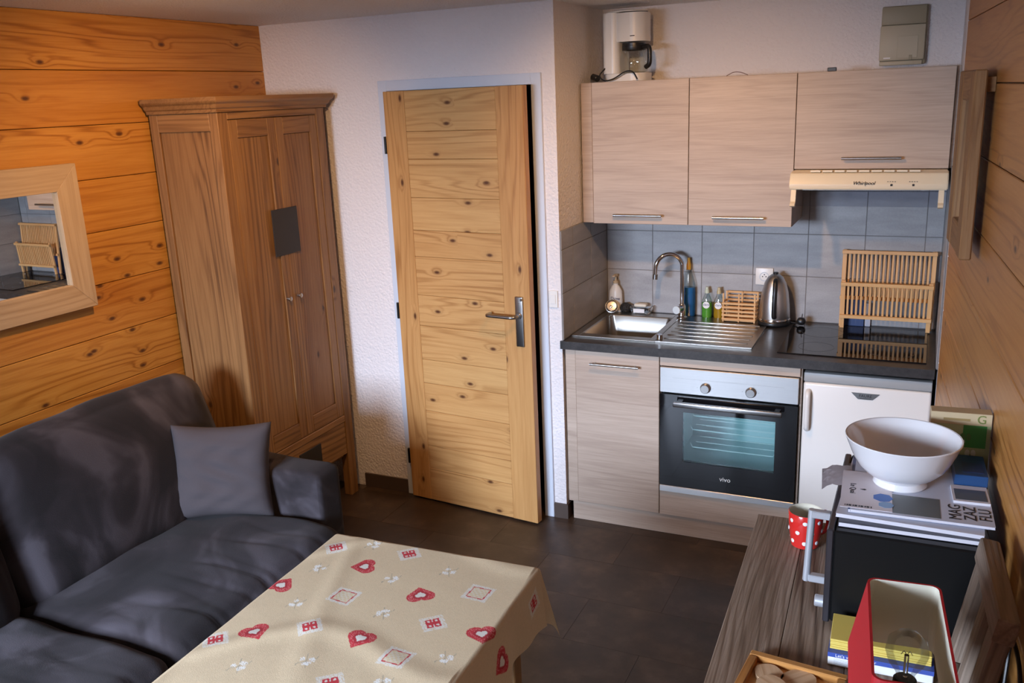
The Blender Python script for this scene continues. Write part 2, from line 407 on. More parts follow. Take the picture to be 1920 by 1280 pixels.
# ------------------------------------------------------------------ the door, ajar
tr = struct(boxes('trim_1', None, [((FL, -.012, 0), (FL+.048, .09, FT)), ((FR_-.048, -.012, 0), (FR_, .09, FT)), ((FL+.048, -.012, FT-.048), (FR_-.048, .09, FT))], FRAMEP, .002))
DW, DH = .7473, 2.033
dr = struct(thing('door_1', None, None, (FL+.05, -.004, .010), -.1071))
zs = [.0, .177, .298, .486, .633, .755, .927, 1.080, 1.268, 1.395, 1.548, 1.726, 1.851, DH]
box('stile', dr, (0, -.04, 0), (.120, 0, DH), DOORPINE, 'z', .002)
box('stile', dr, (DW-.137, -.04, 0), (DW, 0, DH), DOORPINE, 'z', .002)
for a, b in zip(zs, zs[1:]):
    box('plank', dr, (.1205, -.0385, a+.0006), (DW-.1375, -.002, b-.0006), DOORPINE, 'x', .0016)
hp = box('handle_plate', dr, (DW-.075, -.049, .880), (DW-.033, -.0395, 1.115), SATIN, bevel=.0045, seg=3)
tube('lever', hp, [(.0, -.003, .030), (.0, -.040, .030), (-.012, -.052, .030), (-.030, -.055, .030), (-.110, -.055, .030), (-.140, -.053, .030), (-.147, -.035, .030), (-.147, -.012, .030)], .0085, SATIN, 12)
cyl('rosette', hp, (0, -.004, .030), (0, -.014, .030), .015, SATIN)
cyl('lock_button', hp, (.016, .004, .105), (.016, -.012, .105), .006, SATIN)
for z in (1.79, .99, .22):
    cyl('hinge', dr, (-.008, -.036, z-.04), (-.008, -.036, z+.04), .007, BLACKM)
# light switch beside the door
sw = thing('light_switch', 'small white square light switch on wall strip right of the pine door', 'switch', (-.036, 0, 1.095))
box('plate', sw, (-.022, -.008, -.04), (.022, 0, .04), WHITE, bevel=.002)
box('rocker', sw, (-.012, -.011, -.022), (.012, -.008, .022), WHITE, bevel=.001)

# ================================================================== KITCHEN
def handle(parent, x0, x1, y, z, dy=.028):
    h = cyl('handle', parent, (x0, y-dy, z), (x1, y-dy, z), .006, SATIN, 12)
    for x in (.02, x1-x0-.02): link('handle_post', post_mesh, None, h, (0, 0, x), (0, 0, 0))
    return h
pm = bmesh.new(); bmesh.ops.create_cone(pm, cap_ends=True, segments=10, radius1=.004, radius2=.004, depth=.028, matrix=Matrix.Rotation(PI/2, 4, 'Y') @ Matrix.Translation((0, 0, .014)))
post_mesh = mesh(pm, 'handle_post'); post_mesh.materials.append(SATIN)
BF, BD0, BD1 = .0604, .0612, .4580
bc = thing('sink_base_cabinet', 'pale oak laminate base cabinet under the sink with one tall door', 'cabinet', (0, 0, 0))
box('filler_strip', bc, (.011, .006, .095), (BF, .024, .862), LAM, 'x')
boxes('body', bc, [((.011, .026, .095), (.027, .60, .861)), ((.443, .026, .095), (.459, .60, .861)), ((.027, .026, .095), (.443, .60, .111)), ((.027, .585, .111), (.443, .60, .861))], LAM)
d = box('door', bc, (BD0, .004, .099), (BD1, .023, .8595), LAM, 'x', .0015)
handle(d, -.12, .11, -.0095, .325)
oc = thing('oven_housing', 'pale oak laminate housing framing the built-in oven', 'cabinet', (0, 0, 0))
box('top_rail', oc, (.4615, .006, .8185), (1.0615, .024, .861), LAM, 'x')
box('bottom_panel', oc, (.4615, .006, .097), (1.0615, .024, .2185), LAM, 'x')
boxes('side_panel', oc, [((.4605, .026, .095), (.4635, .60, .861))], LAM)
boxes('side_panel', oc, [((1.0605, .020, .0), (1.0685, .60, .861))], LAM)
pl = box('plinth', None, (.03, .014, .0), (1.058, .030, .0945), LAM, 'x'); tag(pl, 'long pale oak plinth board along the floor under sink cabinet and oven', 'plinth')
# oven
ov = thing('built_in_oven', 'stainless and black glass built-in oven with two round knobs', 'oven', (.4645, .0, .2205))
boxes('body', ov, [((.004, .03, .0), (.03, .54, .59)), ((.56, .03, .0), (.586, .54, .59)), ((.03, .03, .0), (.56, .54, .09)), ((.03, .03, .46), (.56, .54, .59)), ((.03, .50, .09), (.56, .54, .46))], plain('oven_cavity', (.62, .72, .72), .4))
cpn = box('control_panel', ov, (0, -.004, .478), (.594, .03, .595), STEEL, 'x', .002)
for x in (.204, .399):
    k = cyl('knob', cpn, (x-.297, -.017, -.022), (x-.297, -.036, -.022), .0235, SATIN, 28, .020)
    for q in range(-2, 3):
        if q: box('tick_mark', cpn, (x-.297+q*.017-.004, -.0176, -.0225), (x-.297+q*.017-.001, -.0168, -.0215), INK, bevel=0)
box('printed_line', cpn, (-.24, -.0176, .012), (.24, -.0169, .0128), GREYP, bevel=0)
wz = (.155, .392)
gd = boxes('door_glass', ov, [((.0, -.004, .030), (.105, .022, .470)), ((.505, -.004, .030), (.594, .022, .470)), ((.105, -.004, .030), (.505, .022, wz[0])), ((.105, -.004, wz[1]), (.505, .022, .470))], BGLASS)
box('window_pane', gd, (.105, -.003, wz[0]), (.505, .003, wz[1]), PANE, bevel=0)
box('door_trim', ov, (0, -.005, .0), (.594, .022, .029), STEEL, 'x', .001)
hb = box('handle', ov, (.07, -.052, .428), (.535, -.034, .450), SATIN, 'x', .004, 2)
for x in (-.21, .21): box('handle_post', hb, (x-.012, .010, -.007), (x+.012, .042, .007), BLACK, bevel=.001)
text('lettering', ov, 'vivo', .030, (.297, -.0046, .094), FRONT, PRWHITE)
for z, y in ((.335, .12), (.275, .10), (.19, .1)):
    rk = tube('oven_rack', ov, [(.115, y, z+.02), (.125, y, z), (.485, y, z), (.497, y, z+.02)], .0028, RACKW, 8, smooth=False)
    for q in range(1, 5): tube('rack_wire', rk, [(.125, y+q*.07, z), (.485, y+q*.07, z)], .0018, RACKW, 6, smooth=False)
# refrigerator
fr = thing('refrigerator', 'white under-counter refrigerator with grey top band and bar handle', 'fridge', (1.076, .0, 0))
box('body', fr, (.004, .055, .03), (.482, .58, .834), ENAMEL, bevel=.004)
box('top_band', fr, (.0, .008, .803), (.486, .054, .842), GREYP, bevel=.004, seg=2)
fd = box('door', fr, (.0, .004, .06), (.486, .054, .800), ENAMEL, bevel=.010, seg=3)
tube('handle', fd, [(-.222, -.024, .335), (-.222, -.046, .320), (-.222, -.050, .25), (-.222, -.046, .18), (-.222, -.024, .165)], .011, ENAMEL, 12)
bdg = prism('badge', fd, [(-.055, .345), (.055, .345), (.028, .318), (-.028, .318)], 'y', -.027, -.0245, SATIN)
box('underline', bdg, (-.022, -.0278, .3215), (.022, -.0271, .323), INK, bevel=0)
text('lettering', bdg, 'FAURE', .017, (0, -.0275, .333), FRONT, INK)
# worktop with a hole for the basin
BX0, BX1, BY0, BY1 = .050, .385, .135, .525
wt = boxes('worktop', None, [((.0095, -.012, .862), (BX0, D-.009, ZW)), ((BX1, -.012, .862), (XR-.0095, D-.009, ZW)), ((BX0, -.012, .862), (BX1, BY0, ZW)), ((BX0, BY1, .862), (BX1, D-.009, ZW))], STONE)
boxes('front_edge', wt, [((-.006, -.0128, .862), (XR-.0095, -.012, ZW)), ((-.006, -.012, .862), (.0095, -.002, ZW))], STONE)
tag(wt, 'dark speckled stone-look worktop running the width of the kitchenette', 'worktop')
# sink
sk = thing('kitchen_sink', 'stainless inset sink with square basin and ridged drainer', 'sink', (0, 0, ZW))
rimz = .006
boxes('rim', sk, [((.014, .085, 0), (BX0, .59, rimz)), ((BX1, .085, 0), (.415, .59, rimz)), ((BX0, .085, 0), (BX1, BY0, rimz)), ((BX0, BY1, 0), (BX1, .59, rimz))], SINKST, .0015)
bm = bmesh.new()
def ring(z, m, rc, n=6):
    out = []
    for (sx, sy) in ((1, 1), (-1, 1), (-1, -1), (1, -1)):
        ccx = (BX0+BX1)/2+sx*((BX1-BX0)/2-m-rc); ccy = (BY0+BY1)/2+sy*((BY1-BY0)/2-m-rc)
        a0 = {(1, 1): 0, (-1, 1): PI/2, (-1, -1): PI, (1, -1): 1.5*PI}[(sx, sy)]
        out += [bm.verts.new((ccx+rc*math.cos(a0+k*PI/2/n), ccy+rc*math.sin(a0+k*PI/2/n), z)) for k in range(n+1)]
    return out
rs = [ring(.0055, -.001, .004), ring(0, .003, .03), ring(-.13, .012, .05), ring(-.150, .035, .05)]
for a, b in zip(rs, rs[1:]):
    for k in range(len(a)): bm.faces.new((a[k], a[(k+1) % len(a)], b[(k+1) % len(a)], b[k]))
bm.faces.new(rs[-1])
link('basin', mesh(bm, 'basin', True), SINKST, sk)
dn = box('drainer', sk, (.4155, .085, 0), (.845, .59, .004), SINKST, 'x', .001)
for k in range(6): box('drainer_ridge', dn, (-.19, -.19+k*.064, .0015), (.185, -.178+k*.064, .0055), SINKST, bevel=.002, seg=2)
boxes('drainer_lip', dn, [((-.2147, -.2525, .0015), (.2147, -.243, .0045)), ((.205, -.2425, .0015), (.2147, .2525, .0045))], SINKST)
cyl('drain_knob', sk, (.430, .118, .005), (.430, .118, .030), .014, CHROME)
# tap
fx, fy = .425, .540
tp = thing('kitchen_tap', 'chrome gooseneck kitchen tap arching over the basin', 'tap', (fx, fy, ZW+.0064))
lathe('base', tp, [(0, 0), (.026, 0), (.026, .006), (.020, .012), (.019, .060), (.014, .07), (0, .07)], CHROME)
arc = [(0, 0, .06), (0, 0, .15), (0, 0, .255)]
for k in range(1, 9):
    a = k*PI/8; arc.append((-.058*(1-math.cos(a)), -.030*(1-math.cos(a)), .255+.066*math.sin(a)))
arc.append((-.118, -.061, .215))
tube('spout', tp, arc, .0105, CHROME, 14, 4)
cyl('spout_tip', tp, (-.118, -.061, .225), (-.119, -.0615, .200), .0125, SATIN)
lv = cyl('mixer_body', tp, (-.004, -.012, .048), (-.012, -.052, .050), .019, CHROME)
cyl('lever_cap', lv, (0, 0, .041), (0, 0, .050), .0195, plain('pale_cap', (.62, .70, .74), .25))
# hob
hob = thing('ceramic_hob', 'flat black glass ceramic hob set into the worktop', 'hob', (0, 0, ZW))
box('glass_plate', hob, (.955, .062, .0), (1.535, .572, .0045), BGLASS, bevel=.002)
for x, y, r in ((1.10, .19, .075), (1.40, .19, .09), (1.10, .44, .09), (1.40, .44, .075)):
    lathe('cooking_zone', hob, [(r, .0045), (r, .0049), (r-.003, .0049), (r-.003, .0045)], plain('zone_print', (.03, .03, .032), .2), (x, y, 0), 40)
# wall cabinets
def wallcab(x0, x1, z0, label, hx, hz, group='wall cabinets in a row'):
    c = thing('wall_cabinet', label, 'cabinet', (x0, YU, z0), 0, group); w = x1-x0; h = ZU1-z0
    boxes('body', c, [((.001, .020, 0), (.017, D-YU-.001, h)), ((w-.017, .020, 0), (w-.001, D-YU-.001, h)), ((.017, .020, 0), (w-.017, D-YU-.001, .016)), ((.017, .020, h-.016), (w-.017, D-YU-.001, h)), ((.017, D-YU-.012, .016), (w-.017, D-YU-.001, h-.016))], LAM)
    dd = box('door', c, (.0012, 0, .001), (w-.0012, .019, h-.001), LAM, 'x', .0012)
    handle(dd, hx[0]-w/2, hx[1]-w/2, -.0095, hz-h/2)
    return c
x1, x2, x3, x4 = .0617, .5122, .9645, 1.5583
wallcab(x1, x2, ZU0, 'tall oak wall cabinet above the basin, coffee maker on top', (.105, .335), .043)
wallcab(x2+.0005, x3, ZU0, 'tall oak wall cabinet above drainer and kettle', (.114, .338), .040)
wallcab(x3+.0005, x4, ZH, 'short oak wall cabinet above the extractor hood', (.19, .418), .045)
tag(box('filler_panel', None, (.009, YU+.004, ZU0+.004), (x1-.001, YU+.022, ZU1), LAM, 'x'), 'narrow oak filler strip between return wall and first wall cabinet', 'panel')
tag(box('filler_panel', None, (x4+.001, YU+.030, ZH), (XR-.001, YU+.048, ZU1), LAM, 'x'), 'narrow oak filler strip between hood cabinet and right wall', 'panel')
# extractor hood
hd = thing('extractor_hood', 'cream slimline extractor hood with pull-down smoked visor', 'extractor hood', (x3+.002, 0, 0))
HW_ = x4-x3-.004
box('body', hd, (.0, YU-.04, 1.578), (HW_, D-.012, ZH-.002), CREAM, bevel=.003)
prism('front_band', hd, [(YU-.041, ZH-.002), (YU-.085, 1.640), (YU-.105, 1.605), (YU-.108, 1.590), (YU-.104, 1.576), (YU-.041, 1.578)], 'x', -.004, HW_+.003, CREAM, .003, True)
for k in range(9):
    x = .075+k*.047; box('vent_slot', hd, (x, YU-.0795, 1.6425), (x+.040, YU-.047, 1.6505), plain('cream_pale', (.80, .72, .56), .4), bevel=.001, rot=(-.17, 0, 0))
text('lettering', hd, 'Whirlpool', .020, (.285, YU-.1085, 1.603), (PI/2-.25, 0, 0), INK, shear=.3)
for x in (.385, .465):
    box('slider_switch', hd, (x, YU-.110, 1.592), (x+.008, YU-.103, 1.600), INK, bevel=.001)
    for q in range(4): box('switch_mark', hd, (x-.012+q*.009, YU-.1058, 1.608), (x-.008+q*.009, YU-.102, 1.610), INK, bevel=0)
gr = box('grille', hd, (.05, YU-.100, 1.5735), (HW_-.09, D-.05, 1.5775), plain('perforated_grey', (.20, .21, .22), .5, metal=.6), bevel=0)
hm = bmesh.new()
for i in range(60):
    for j in range(3):
        bmbox(hm, (.065+i*.0072, YU-.099+j*.006+(i % 2)*.003, 1.5725), (.069+i*.0072, YU-.0955+j*.006+(i % 2)*.003, 1.5734))
o = link('perforation', mesh(hm, 'perforation'), INK, hd); o['kind'] = 'stuff'
for x in (.004, HW_-.028):
    prism('visor_bracket', hd, [(YU-.100, 1.576), (YU-.086, 1.576), (YU-.098, 1.530), (YU-.112, 1.505), (YU-.135, 1.512), (YU-.128, 1.520), (YU-.112, 1.528)], 'x', x, x+.020, CREAM, .001)
prism('visor', hd, [(YU-.094, 1.572), (YU-.090, 1.572), (YU-.112, 1.510), (YU-.116, 1.512)], 'x', .026, HW_-.030, SMOKE)

# ------------------------------------------------------------------ things on the worktop
ZC = ZW+.0005
sp = thing('soap_pump', 'white pump bottle of hand soap in the tiled corner', 'bottle', (.062, .605, ZC))
lathe('bottle', sp, [(0, 0), (.030, 0), (.034, .006), (.036, .06), (.033, .11), (.020, .135), (.013, .142), (.013, .15), (0, .15)], WHITE, sy=.75)
lathe('pump', sp, [(.014, .150), (.014, .162), (.006, .164), (.006, .185), (.010, .187), (.010, .196), (0, .197)], plain('pump_beige', (.55, .43, .28), .4))
box('nozzle', sp, (-.008, -.035, .188), (.008, .0, .196), plain('pump_beige', (0, 0, 0)), bevel=.003, seg=2)
text('lettering', sp, 'Dove', .022, (.006, -.028, .075), FRONT, plain('navy_ink', (.02, .03, .12), .5))
st = thing('sink_strainer', 'round metal sink strainer propped on its edge behind the basin', 'strainer', (.060, .545, ZW+.0065)); 
lathe('dish', st, [(.032, 0), (.034, .003), (.029, .004), (.024, .012), (0, .014)], SATIN, (0, 0, .034), 32, (PI/2-.45, 0, .25))
for k in range(20):
    a = 2*PI*k/20; v = Matrix.Rotation(.25, 3, 'Z') @ Matrix.Rotation(PI/2-.45, 3, 'X') @ Vector((.026*math.cos(a), .026*math.sin(a), .0095))
    b = box('slot', st, (-.0013, -.0045, -.0012), (.0013, .0045, .0012), INK, bevel=0); b.location = v+Vector((0, 0, .034)); b.rotation_euler = (Matrix.Rotation(.25, 3, 'Z') @ Matrix.Rotation(PI/2-.45, 3, 'X') @ Matrix.Rotation(a-PI/2, 3, 'Z')).to_euler()
lathe('knob', st, [(0, 0), (.006, 0), (.007, .006), (0, .009)], CHROME, (0, -.012, .036), 16, (PI/2-.45, 0, .25))
bs = thing('scouring_pad', 'black wire scouring pad beside the sink strainer', 'scouring pad', (.118, .598, ZC))
bm = bmesh.new(); bmesh.ops.create_icosphere(bm, subdivisions=4, radius=.03)
for v in bm.verts: v.co = v.co*(1+.10*math.sin(v.co.x*900)*math.sin(v.co.y*800+v.co.z*700)); v.co.z = v.co.z*.85+.026
t_ = NT('black_wire'); t_.bump(t_.n('TexNoise', {'Scale': 160.0, 'Detail': 2.0, 'Vector': t_.n('TexCoord').outputs['Object']}).outputs[0], 1.0, .01)
link('pad', mesh(bm, 'pad', 'all'), t_.set(color=(.025, .022, .02), rough=.4), bs)
sd = thing('soap_dish', 'glass soap dish with a cream bar of soap', 'soap dish', (.205, .590, ZW+.0068))
prism('dish', sd, [(-.045, 0), (.045, 0), (.055, .034), (.048, .034), (.040, .006), (-.040, .006), (-.048, .034), (-.055, .034)], 'y', -.03, .03, CLEAR, .001)
box('label_strip', sd, (-.036, -.0312, .006), (.022, -.0305, .026), PRWHITE, bevel=0)
cushion('soap_bar', sd, (.065, .040, .018), plain('cream_soap', (.72, .66, .54), .45), (-.004, 0, .040), n=8, e=.9, wr=0)
def bottle(label, x, y, liquid, cap, h=.155, s=1.0, txt='clare', sx=1.0, lab=True):
    b = thing('dish_soap_bottle', label, 'bottle', (x, y, ZC))
    lathe('bottle', b, [(0, 0), (.024*s, 0), (.026*s, .004), (.0265*s, h*.45), (.024*s, h*.58), (.012*s, h*.76), (.010*s, h*.80), (0, h*.80)], THIN, sy=.7)
    lathe('liquid', b, [(0, .002), (.0225*s, .002), (.0245*s, .006), (.025*s, h*.42), (.0235*s, h*.5), (0, h*.5)], liquid, sy=.68)
    lathe('cap', b, [(0, h*.80), (.0115, h*.80), (.0115, h*.88), (.008, h*.92), (.007, h), (0, h)], cap)
    if lab:
        l = lathe('label', b, [(0, 0), (.017*s, 0), (.017*s, .0006), (0, .0006)], PRWHITE, (0, -.0186*s, h*.43), 24, FRONT)
        text('lettering', l, txt, .016*s, (0, .002, .0010), (0, 0, 0), plain('navy_ink', (0, 0, 0)))
    return b
LIQG = plain('green_liquid', (.16, .50, .06), .15, trans=.35); LIQY = plain('amber_liquid', (.62, .34, .02), .15, trans=.35); LIQB = plain('blue_liquid', (.03, .20, .48), .15, trans=.35)
bottle('small clear bottle of green dish soap with white round label', .535, .600, LIQG, plain('cap_clear', (.50, .55, .42), .3))
bottle('small clear bottle of amber dish soap next to cutlery holder', .594, .600, LIQY, plain('cap_tan', (.48, .40, .22), .3))
bottle('tall bottle of blue washing liquid with orange cap behind the tap', .440, .610, LIQB, plain('cap_orange', (.62, .34, .03), .35), .295, 1.35, lab=False)
ch = thing('cutlery_holder', 'small slatted beech cutlery holder with two compartments', 'cutlery holder', (.706, .560, ZW+.0062))
for x in (-.078, -.004, .070):
    for y in (-.045, .039):
        box('post', ch, (x, y, 0), (x+.008, y+.006, .135 if y > 0 else .140), BAMBOO, 'z', .001)
for k in range(5):
    z = .010+k*.019; box('slat', ch, (-.080, -.051, z), (.080, -.0455, z+.010), BAMBOO, 'x', .001)
for k in range(7):
    z = .010+k*.019; box('slat', ch, (-.080, .0455, z), (.080, .051, z+.010), BAMBOO, 'x', .001)
for x in (-.0785, .0785):
    for k in range(5):
        z = .010+k*.019; box('side_slat', ch, (x-.003, -.039, z), (x+.003, .0385, z+.010), BAMBOO, 'y', .001)
boxes('bottom', ch, [((-.074, -.039, .003), (.074, .039, .008))], BAMBOO)
so = thing('wall_socket', 'white square power socket on the tiles behind the kettle', 'socket', (.803, D-.008, 1.113))
box('plate', so, (-.041, -.010, -.041), (.041, 0, .041), WHITE, bevel=.003, seg=2)
lathe('well', so, [(.022, 0), (.0225, .002), (.019, .002), (.018, -.003), (0, -.003)], plain('socket_grey', (.55, .60, .66), .4), (0, -.0102, 0), 28, FRONT)
for x, z in ((-.008, 0), (.008, 0), (0, .010)): cyl('pin_hole', so, (x, -.0106, z), (x, -.0088, z), .0028, INK, 10)
kt = thing('electric_kettle', 'brushed steel electric kettle with black handle', 'kettle', (.868, .545, ZW+.0072))
lathe('base', kt, [(0, 0), (.072, 0), (.074, .006), (.072, .012), (0, .012)], BLACK)
lathe('body', kt, [(0, .013), (.070, .013), (.072, .02), (.068, .09), (.061, .15), (.050, .195), (.036, .222), (.018, .236), (0, .240)], STEEL, seg=40)
lathe('collar', kt, [(.0725, .016), (.0735, .020), (.0735, .028), (.0722, .030)], CHROME, seg=40)
tube('handle', kt, [(.008, -.042, .215), (.009, -.060, .205), (.010, -.074, .170), (.010, -.083, .11), (.010, -.080, .055), (.010, -.070, .045)], lambda u: .0115, BLACK, 12)
cyl('lid_knob', kt, (0, 0, .236), (0, 0, .246), .012, BLACK)
tube('cord', kt, [(.070, .01, .008), (.10, .0, .006), (.115, -.01, .012)], .0035, BLACK, 8)
pg = cushion('plug', kt, (.040, .040, .036), BLACK, (.125, -.008, .019), e=.95, n=8, wr=0)
cyl('plug_pin', pg, (.002, 0, .016), (.004, .0, .036), .0024, SATIN, 8)
# dish rack: two slatted panels crossing
rk = thing('dish_rack', 'folding slatted beech dish rack standing on the hob', 'dish rack', (1.352, .560, ZW+.0052))
def rackpanel(hw, top, bot, rails, n, thick=.010):
    (y0, z0), (y1, z1) = bot, top
    d = Vector((0, y1-y0, z1-z0)); L = d.length; a = math.atan2(-(y1-y0), z1-z0)
    def seg(name, xa, xb, s0, s1, t=.010, off=0):
        w = xb-xa; l = s1-s0; c = Vector((0, y0, z0))+d*((s0+s1)/2/L)+Vector(((xa+xb)/2, 0, 0))+Vector((0, -math.cos(a), -math.sin(a)))*off
        bm = bmesh.new()
        if l >= w: bmbox(bm, (-l/2, -t/2, -w/2), (l/2, t/2, w/2)); r = Matrix.Rotation(a, 3, 'X') @ Matrix.Rotation(-PI/2, 3, 'Y')
        else: bmbox(bm, (-w/2, -t/2, -l/2), (w/2, t/2, l/2)); r = Matrix.Rotation(a, 3, 'X')
        bmesh.ops.bevel(bm, geom=bm.edges[:], offset=.001, segments=1, affect='EDGES')
        link(name, mesh(bm, name), BAMBOO, rk, c, r.to_euler())
    for x in (-hw, hw-.018): seg('leg', x, x+.018, 0, L, .012)
    for s in rails: seg('rail', -hw-.002, hw+.002, s, s+.016, .012, .0115)
    for k in range(n):
        x = -hw+.030+(2*hw-.060)*k/(n-1); seg('slat', x-.0045, x+.0045, rails[0]+.002, rails[-1]+.014, .008)
rackpanel(.196, (.045, .355), (.020, .0), [.128, .338], 19)
rackpanel(.190, (-.022, .225), (-.008, .0), [.050, .203], 18)
tag(box('carton', None, (1.168, .613, ZC), (1.262, .632, 1.085), plain('blue_carton', (.03, .06, .17), .5), bevel=.001), 'blue carton tucked behind the dish rack', 'carton')
tag(box('carton', None, (1.266, .618, ZC), (1.290, .632, 1.010), plain('grey_carton', (.45, .46, .52), .5), bevel=.001), 'pale grey carton behind the dish rack beside the blue carton', 'carton')

# ------------------------------------------------------------------ on top of the wall cabinets
cm = thing('coffee_maker', 'white filter coffee maker with glass jug on top of wall cabinet', 'coffee maker', (.185, .455, ZU1+.001), -.15)
def rrect(w, d, r, n=5, x0=0, y0=0):
    out = []
    for sx, sy, a0 in ((1, 1, 0), (-1, 1, PI/2), (-1, -1, PI), (1, -1, 1.5*PI)):
        out += [(x0+sx*(w/2-r)+r*math.cos(a0+k*PI/2/n), y0+sy*(d/2-r)+r*math.sin(a0+k*PI/2/n)) for k in range(n+1)]
    return out
prism('base', cm, rrect(.205, .16, .06, 8), 'z', 0, .034, WHITE, .002, True)
prism('water_tank', cm, rrect(.080, .15, .03, 6, -.062), 'z', .035, .300, WHITE, .002, True)
prism('filter_head', cm, rrect(.150, .15, .06, 8, .024), 'z', .172, .296, WHITE, .002, True)
lathe('lid', cm, [(0, 0), (.098, 0), (.095, .006), (.06, .011), (0, .012)], WHITE, (-.003, 0, .3005), 36, sy=.78)
jg = lathe('jug', cm, [(0, 0), (.050, .0), (.060, .006), (.066, .035), (.064, .070), (.052, .105), (.052, .118)], THIN, (.032, -.006, .036))
lathe('jug_lid', jg, [(0, .119), (.054, .119), (.054, .130), (0, .134)], BLACK)
tube('jug_handle', jg, [(.050, -.010, .112), (.082, -.020, .108), (.088, -.022, .07), (.084, -.020, .035), (.064, -.012, .022)], .011, BLACK, 10)
lathe('jug_band', jg, [(.0535, .098), (.0545, .100), (.0545, .118), (.0535, .119)], BLACK)
box('printed_mark', cm, (.045, -.0757, .193), (.068, -.0748, .1965), INK, bevel=0)
tube('power_cord', cm, [(-.085, -.070, .06), (-.100, -.095, .03), (-.070, -.108, .006), (-.02, -.115, .012), (.04, -.118, .040), (.075, -.112, .038), (.095, -.105, .006)], .0032, BLACK, 8)
p_ = cyl('plug', cm, (-.115, -.085, .016), (-.150, -.07, .026), .015, BLACK, 16)
bx = thing('meter_box', 'beige plastic electric meter box on the wall above the cabinets', 'wall box', (1.346, D, 2.056))
box('back_plate', bx, (-.088, -.030, .004), (.092, -.0, .243), BEIGED, bevel=.006, seg=2)
box('lower_cover', bx, (-.090, -.046, .022), (.086, -.030, .165), BEIGEP, bevel=.005, seg=2)
box('upper_cover', bx, (-.088, -.043, .166), (.086, -.030, .240), BEIGED, bevel=.005, seg=2)
box('bottom_lip', bx, (-.088, -.042, .002), (.080, -.030, .020), BEIGEP, bevel=.004, seg=2)
box('hatch', bx, (-.020, -.048, .030), (.060, -.0455, .120), BEIGEP, bevel=.001)
box('latch', bx, (.028, -.0505, .022), (.040, -.0455, .042), BEIGED, bevel=.001)
box('sticker', bx, (-.072, -.0468, .030), (-.045, -.0458, .036), PRWHITE, bevel=0)
tag(box('black_clip', None, (1.075, YU+.055, ZU1+.0005), (1.110, YU+.075, ZU1+.016), BLACK, bevel=.002), 'small black clip lying on top of the wall cabinets', 'clip')
tag(tube('thin_wire', None, [(.66, YU+.06, ZU1+.002), (.69, YU+.065, ZU1+.016), (.72, YU+.07, ZU1+.014), (.75, YU+.07, ZU1+.002)], .0015, plain('brown_wire', (.12, .05, .03), .5), 6), 'thin looped brown wire on top of the wall cabinets', 'wire')

# ================================================================== LEFT SIDE
# wardrobe: doors face +x.  local: X = world -y (along the front), Y = depth
wd = thing('wardrobe', 'tall aged oak wardrobe with two doors and moulded cornice in the corner', 'wardrobe', (-1.164, -.800, 0), PI/2)
# local x: 0..W along world +y ; local y: 0 (front) .. +depth toward the wall
WW, WDp, WH = .725, .372, 1.985
def wb(name, lo, hi, grain, par=None, bev=.002): return box(name, par or wd, lo, hi, OAK, grain, bev)
for x in (0, WW-.060):
    wb('post', (x, .0, 0), (x+.060, .045, WH), 'z')
    wb('post', (x, WDp-.045, 0), (x+.060, WDp, WH), 'z')
for x in (.010, WW-.034):
    wb('side_panel', (x, .045, .24), (x+.016, WDp-.045, WH-.05), 'z')
    wb('side_rail', (x-.010, .045, WH-.075), (x+.034, WDp-.045, WH), 'y')
    wb('side_rail', (x-.010, .045, .22), (x+.034, WDp-.045, .30), 'y')
wb('front_rail', (.060, .0, 1.955), (WW-.060, .030, WH), 'x')
wb('front_rail', (.060, .0, .415), (WW-.060, .030, .448), 'x')
wb('back_panel', (.06, WDp-.012, .2), (WW-.06, WDp, WH), 'z')
wb('shelf', (.060, .03, .215), (WW-.060, WDp-.045, .230), 'x')
zd0, zd1 = .451, 1.952
mid = WW/2
for a, b, kx in ((.0625, mid-.001, mid-.045), (mid+.001, WW-.0625, mid+.032)):
    dd = thing('door', None, None, (0, 0, 0)); dd.parent = wd
    wb('stile', (a, .003, zd0), (a+.052, .025, zd1), 'z', dd)
    wb('stile', (b-.052, .003, zd0), (b, .025, zd1), 'z', dd)
    wb('rail', (a+.0525, .003, zd1-.075), (b-.0525, .025, zd1), 'x', dd)
    wb('rail', (a+.0525, .003, zd0), (b-.0525, .025, zd0+.08), 'x', dd)
    wb('door_panel', (a+.0525, .010, zd0+.0805), (b-.0525, .022, zd1-.0755), 'z', dd)
    lathe('knob', dd, [(0, 0), (.006, 0), (.005, .010), (.011, .016), (.010, .022), (0, .025)], SATIN, (kx, .003, 1.140), 18, (PI/2, 0, 0))
IRON = plain('black_iron', (.018, .016, .015), .5)
box('iron_plate', wd, (mid-.093, -.002, 1.342), (mid+.085, .0028, 1.552), IRON, bevel=.001)
dw = wb('drawer', (.0625, .003, .240), (WW-.0625, .025, .413), 'x')
box('iron_plate', dw, (-.085, -.016, -.055), (.085, -.0112, .050), IRON, bevel=.001)
# cornice: profile swept round the front and the near side, with back return
prof = [(0, 0), (.010, 0), (.012, .012), (.020, .018), (.026, .032), (.036, .040), (.040, .046), (.040, .062), (0, .062)]
bm = bmesh.new()
path = [((0, WDp), (-1, 0)), ((0, 0), (-1, -1)), ((WW, 0), (1, -1)), ((WW, WDp), (1, 0))]
rings = []
for (px, py), (nx, ny) in path:
    rings.append([bm.verts.new((px+nx*u, py+ny*u, WH+v)) for u, v in prof])
for a, b in zip(rings, rings[1:]):
    for k in range(len(prof)-1): bm.faces.new((a[k], b[k], b[k+1], a[k+1]))
bm.faces.new(rings[0]); bm.faces.new(rings[-1][::-1])
bm.faces.new([r[-1] for r in rings]); bm.faces.new([r[0] for r in rings][::-1])
link('cornice', mesh(bm, 'cornice'), OAK, wd)

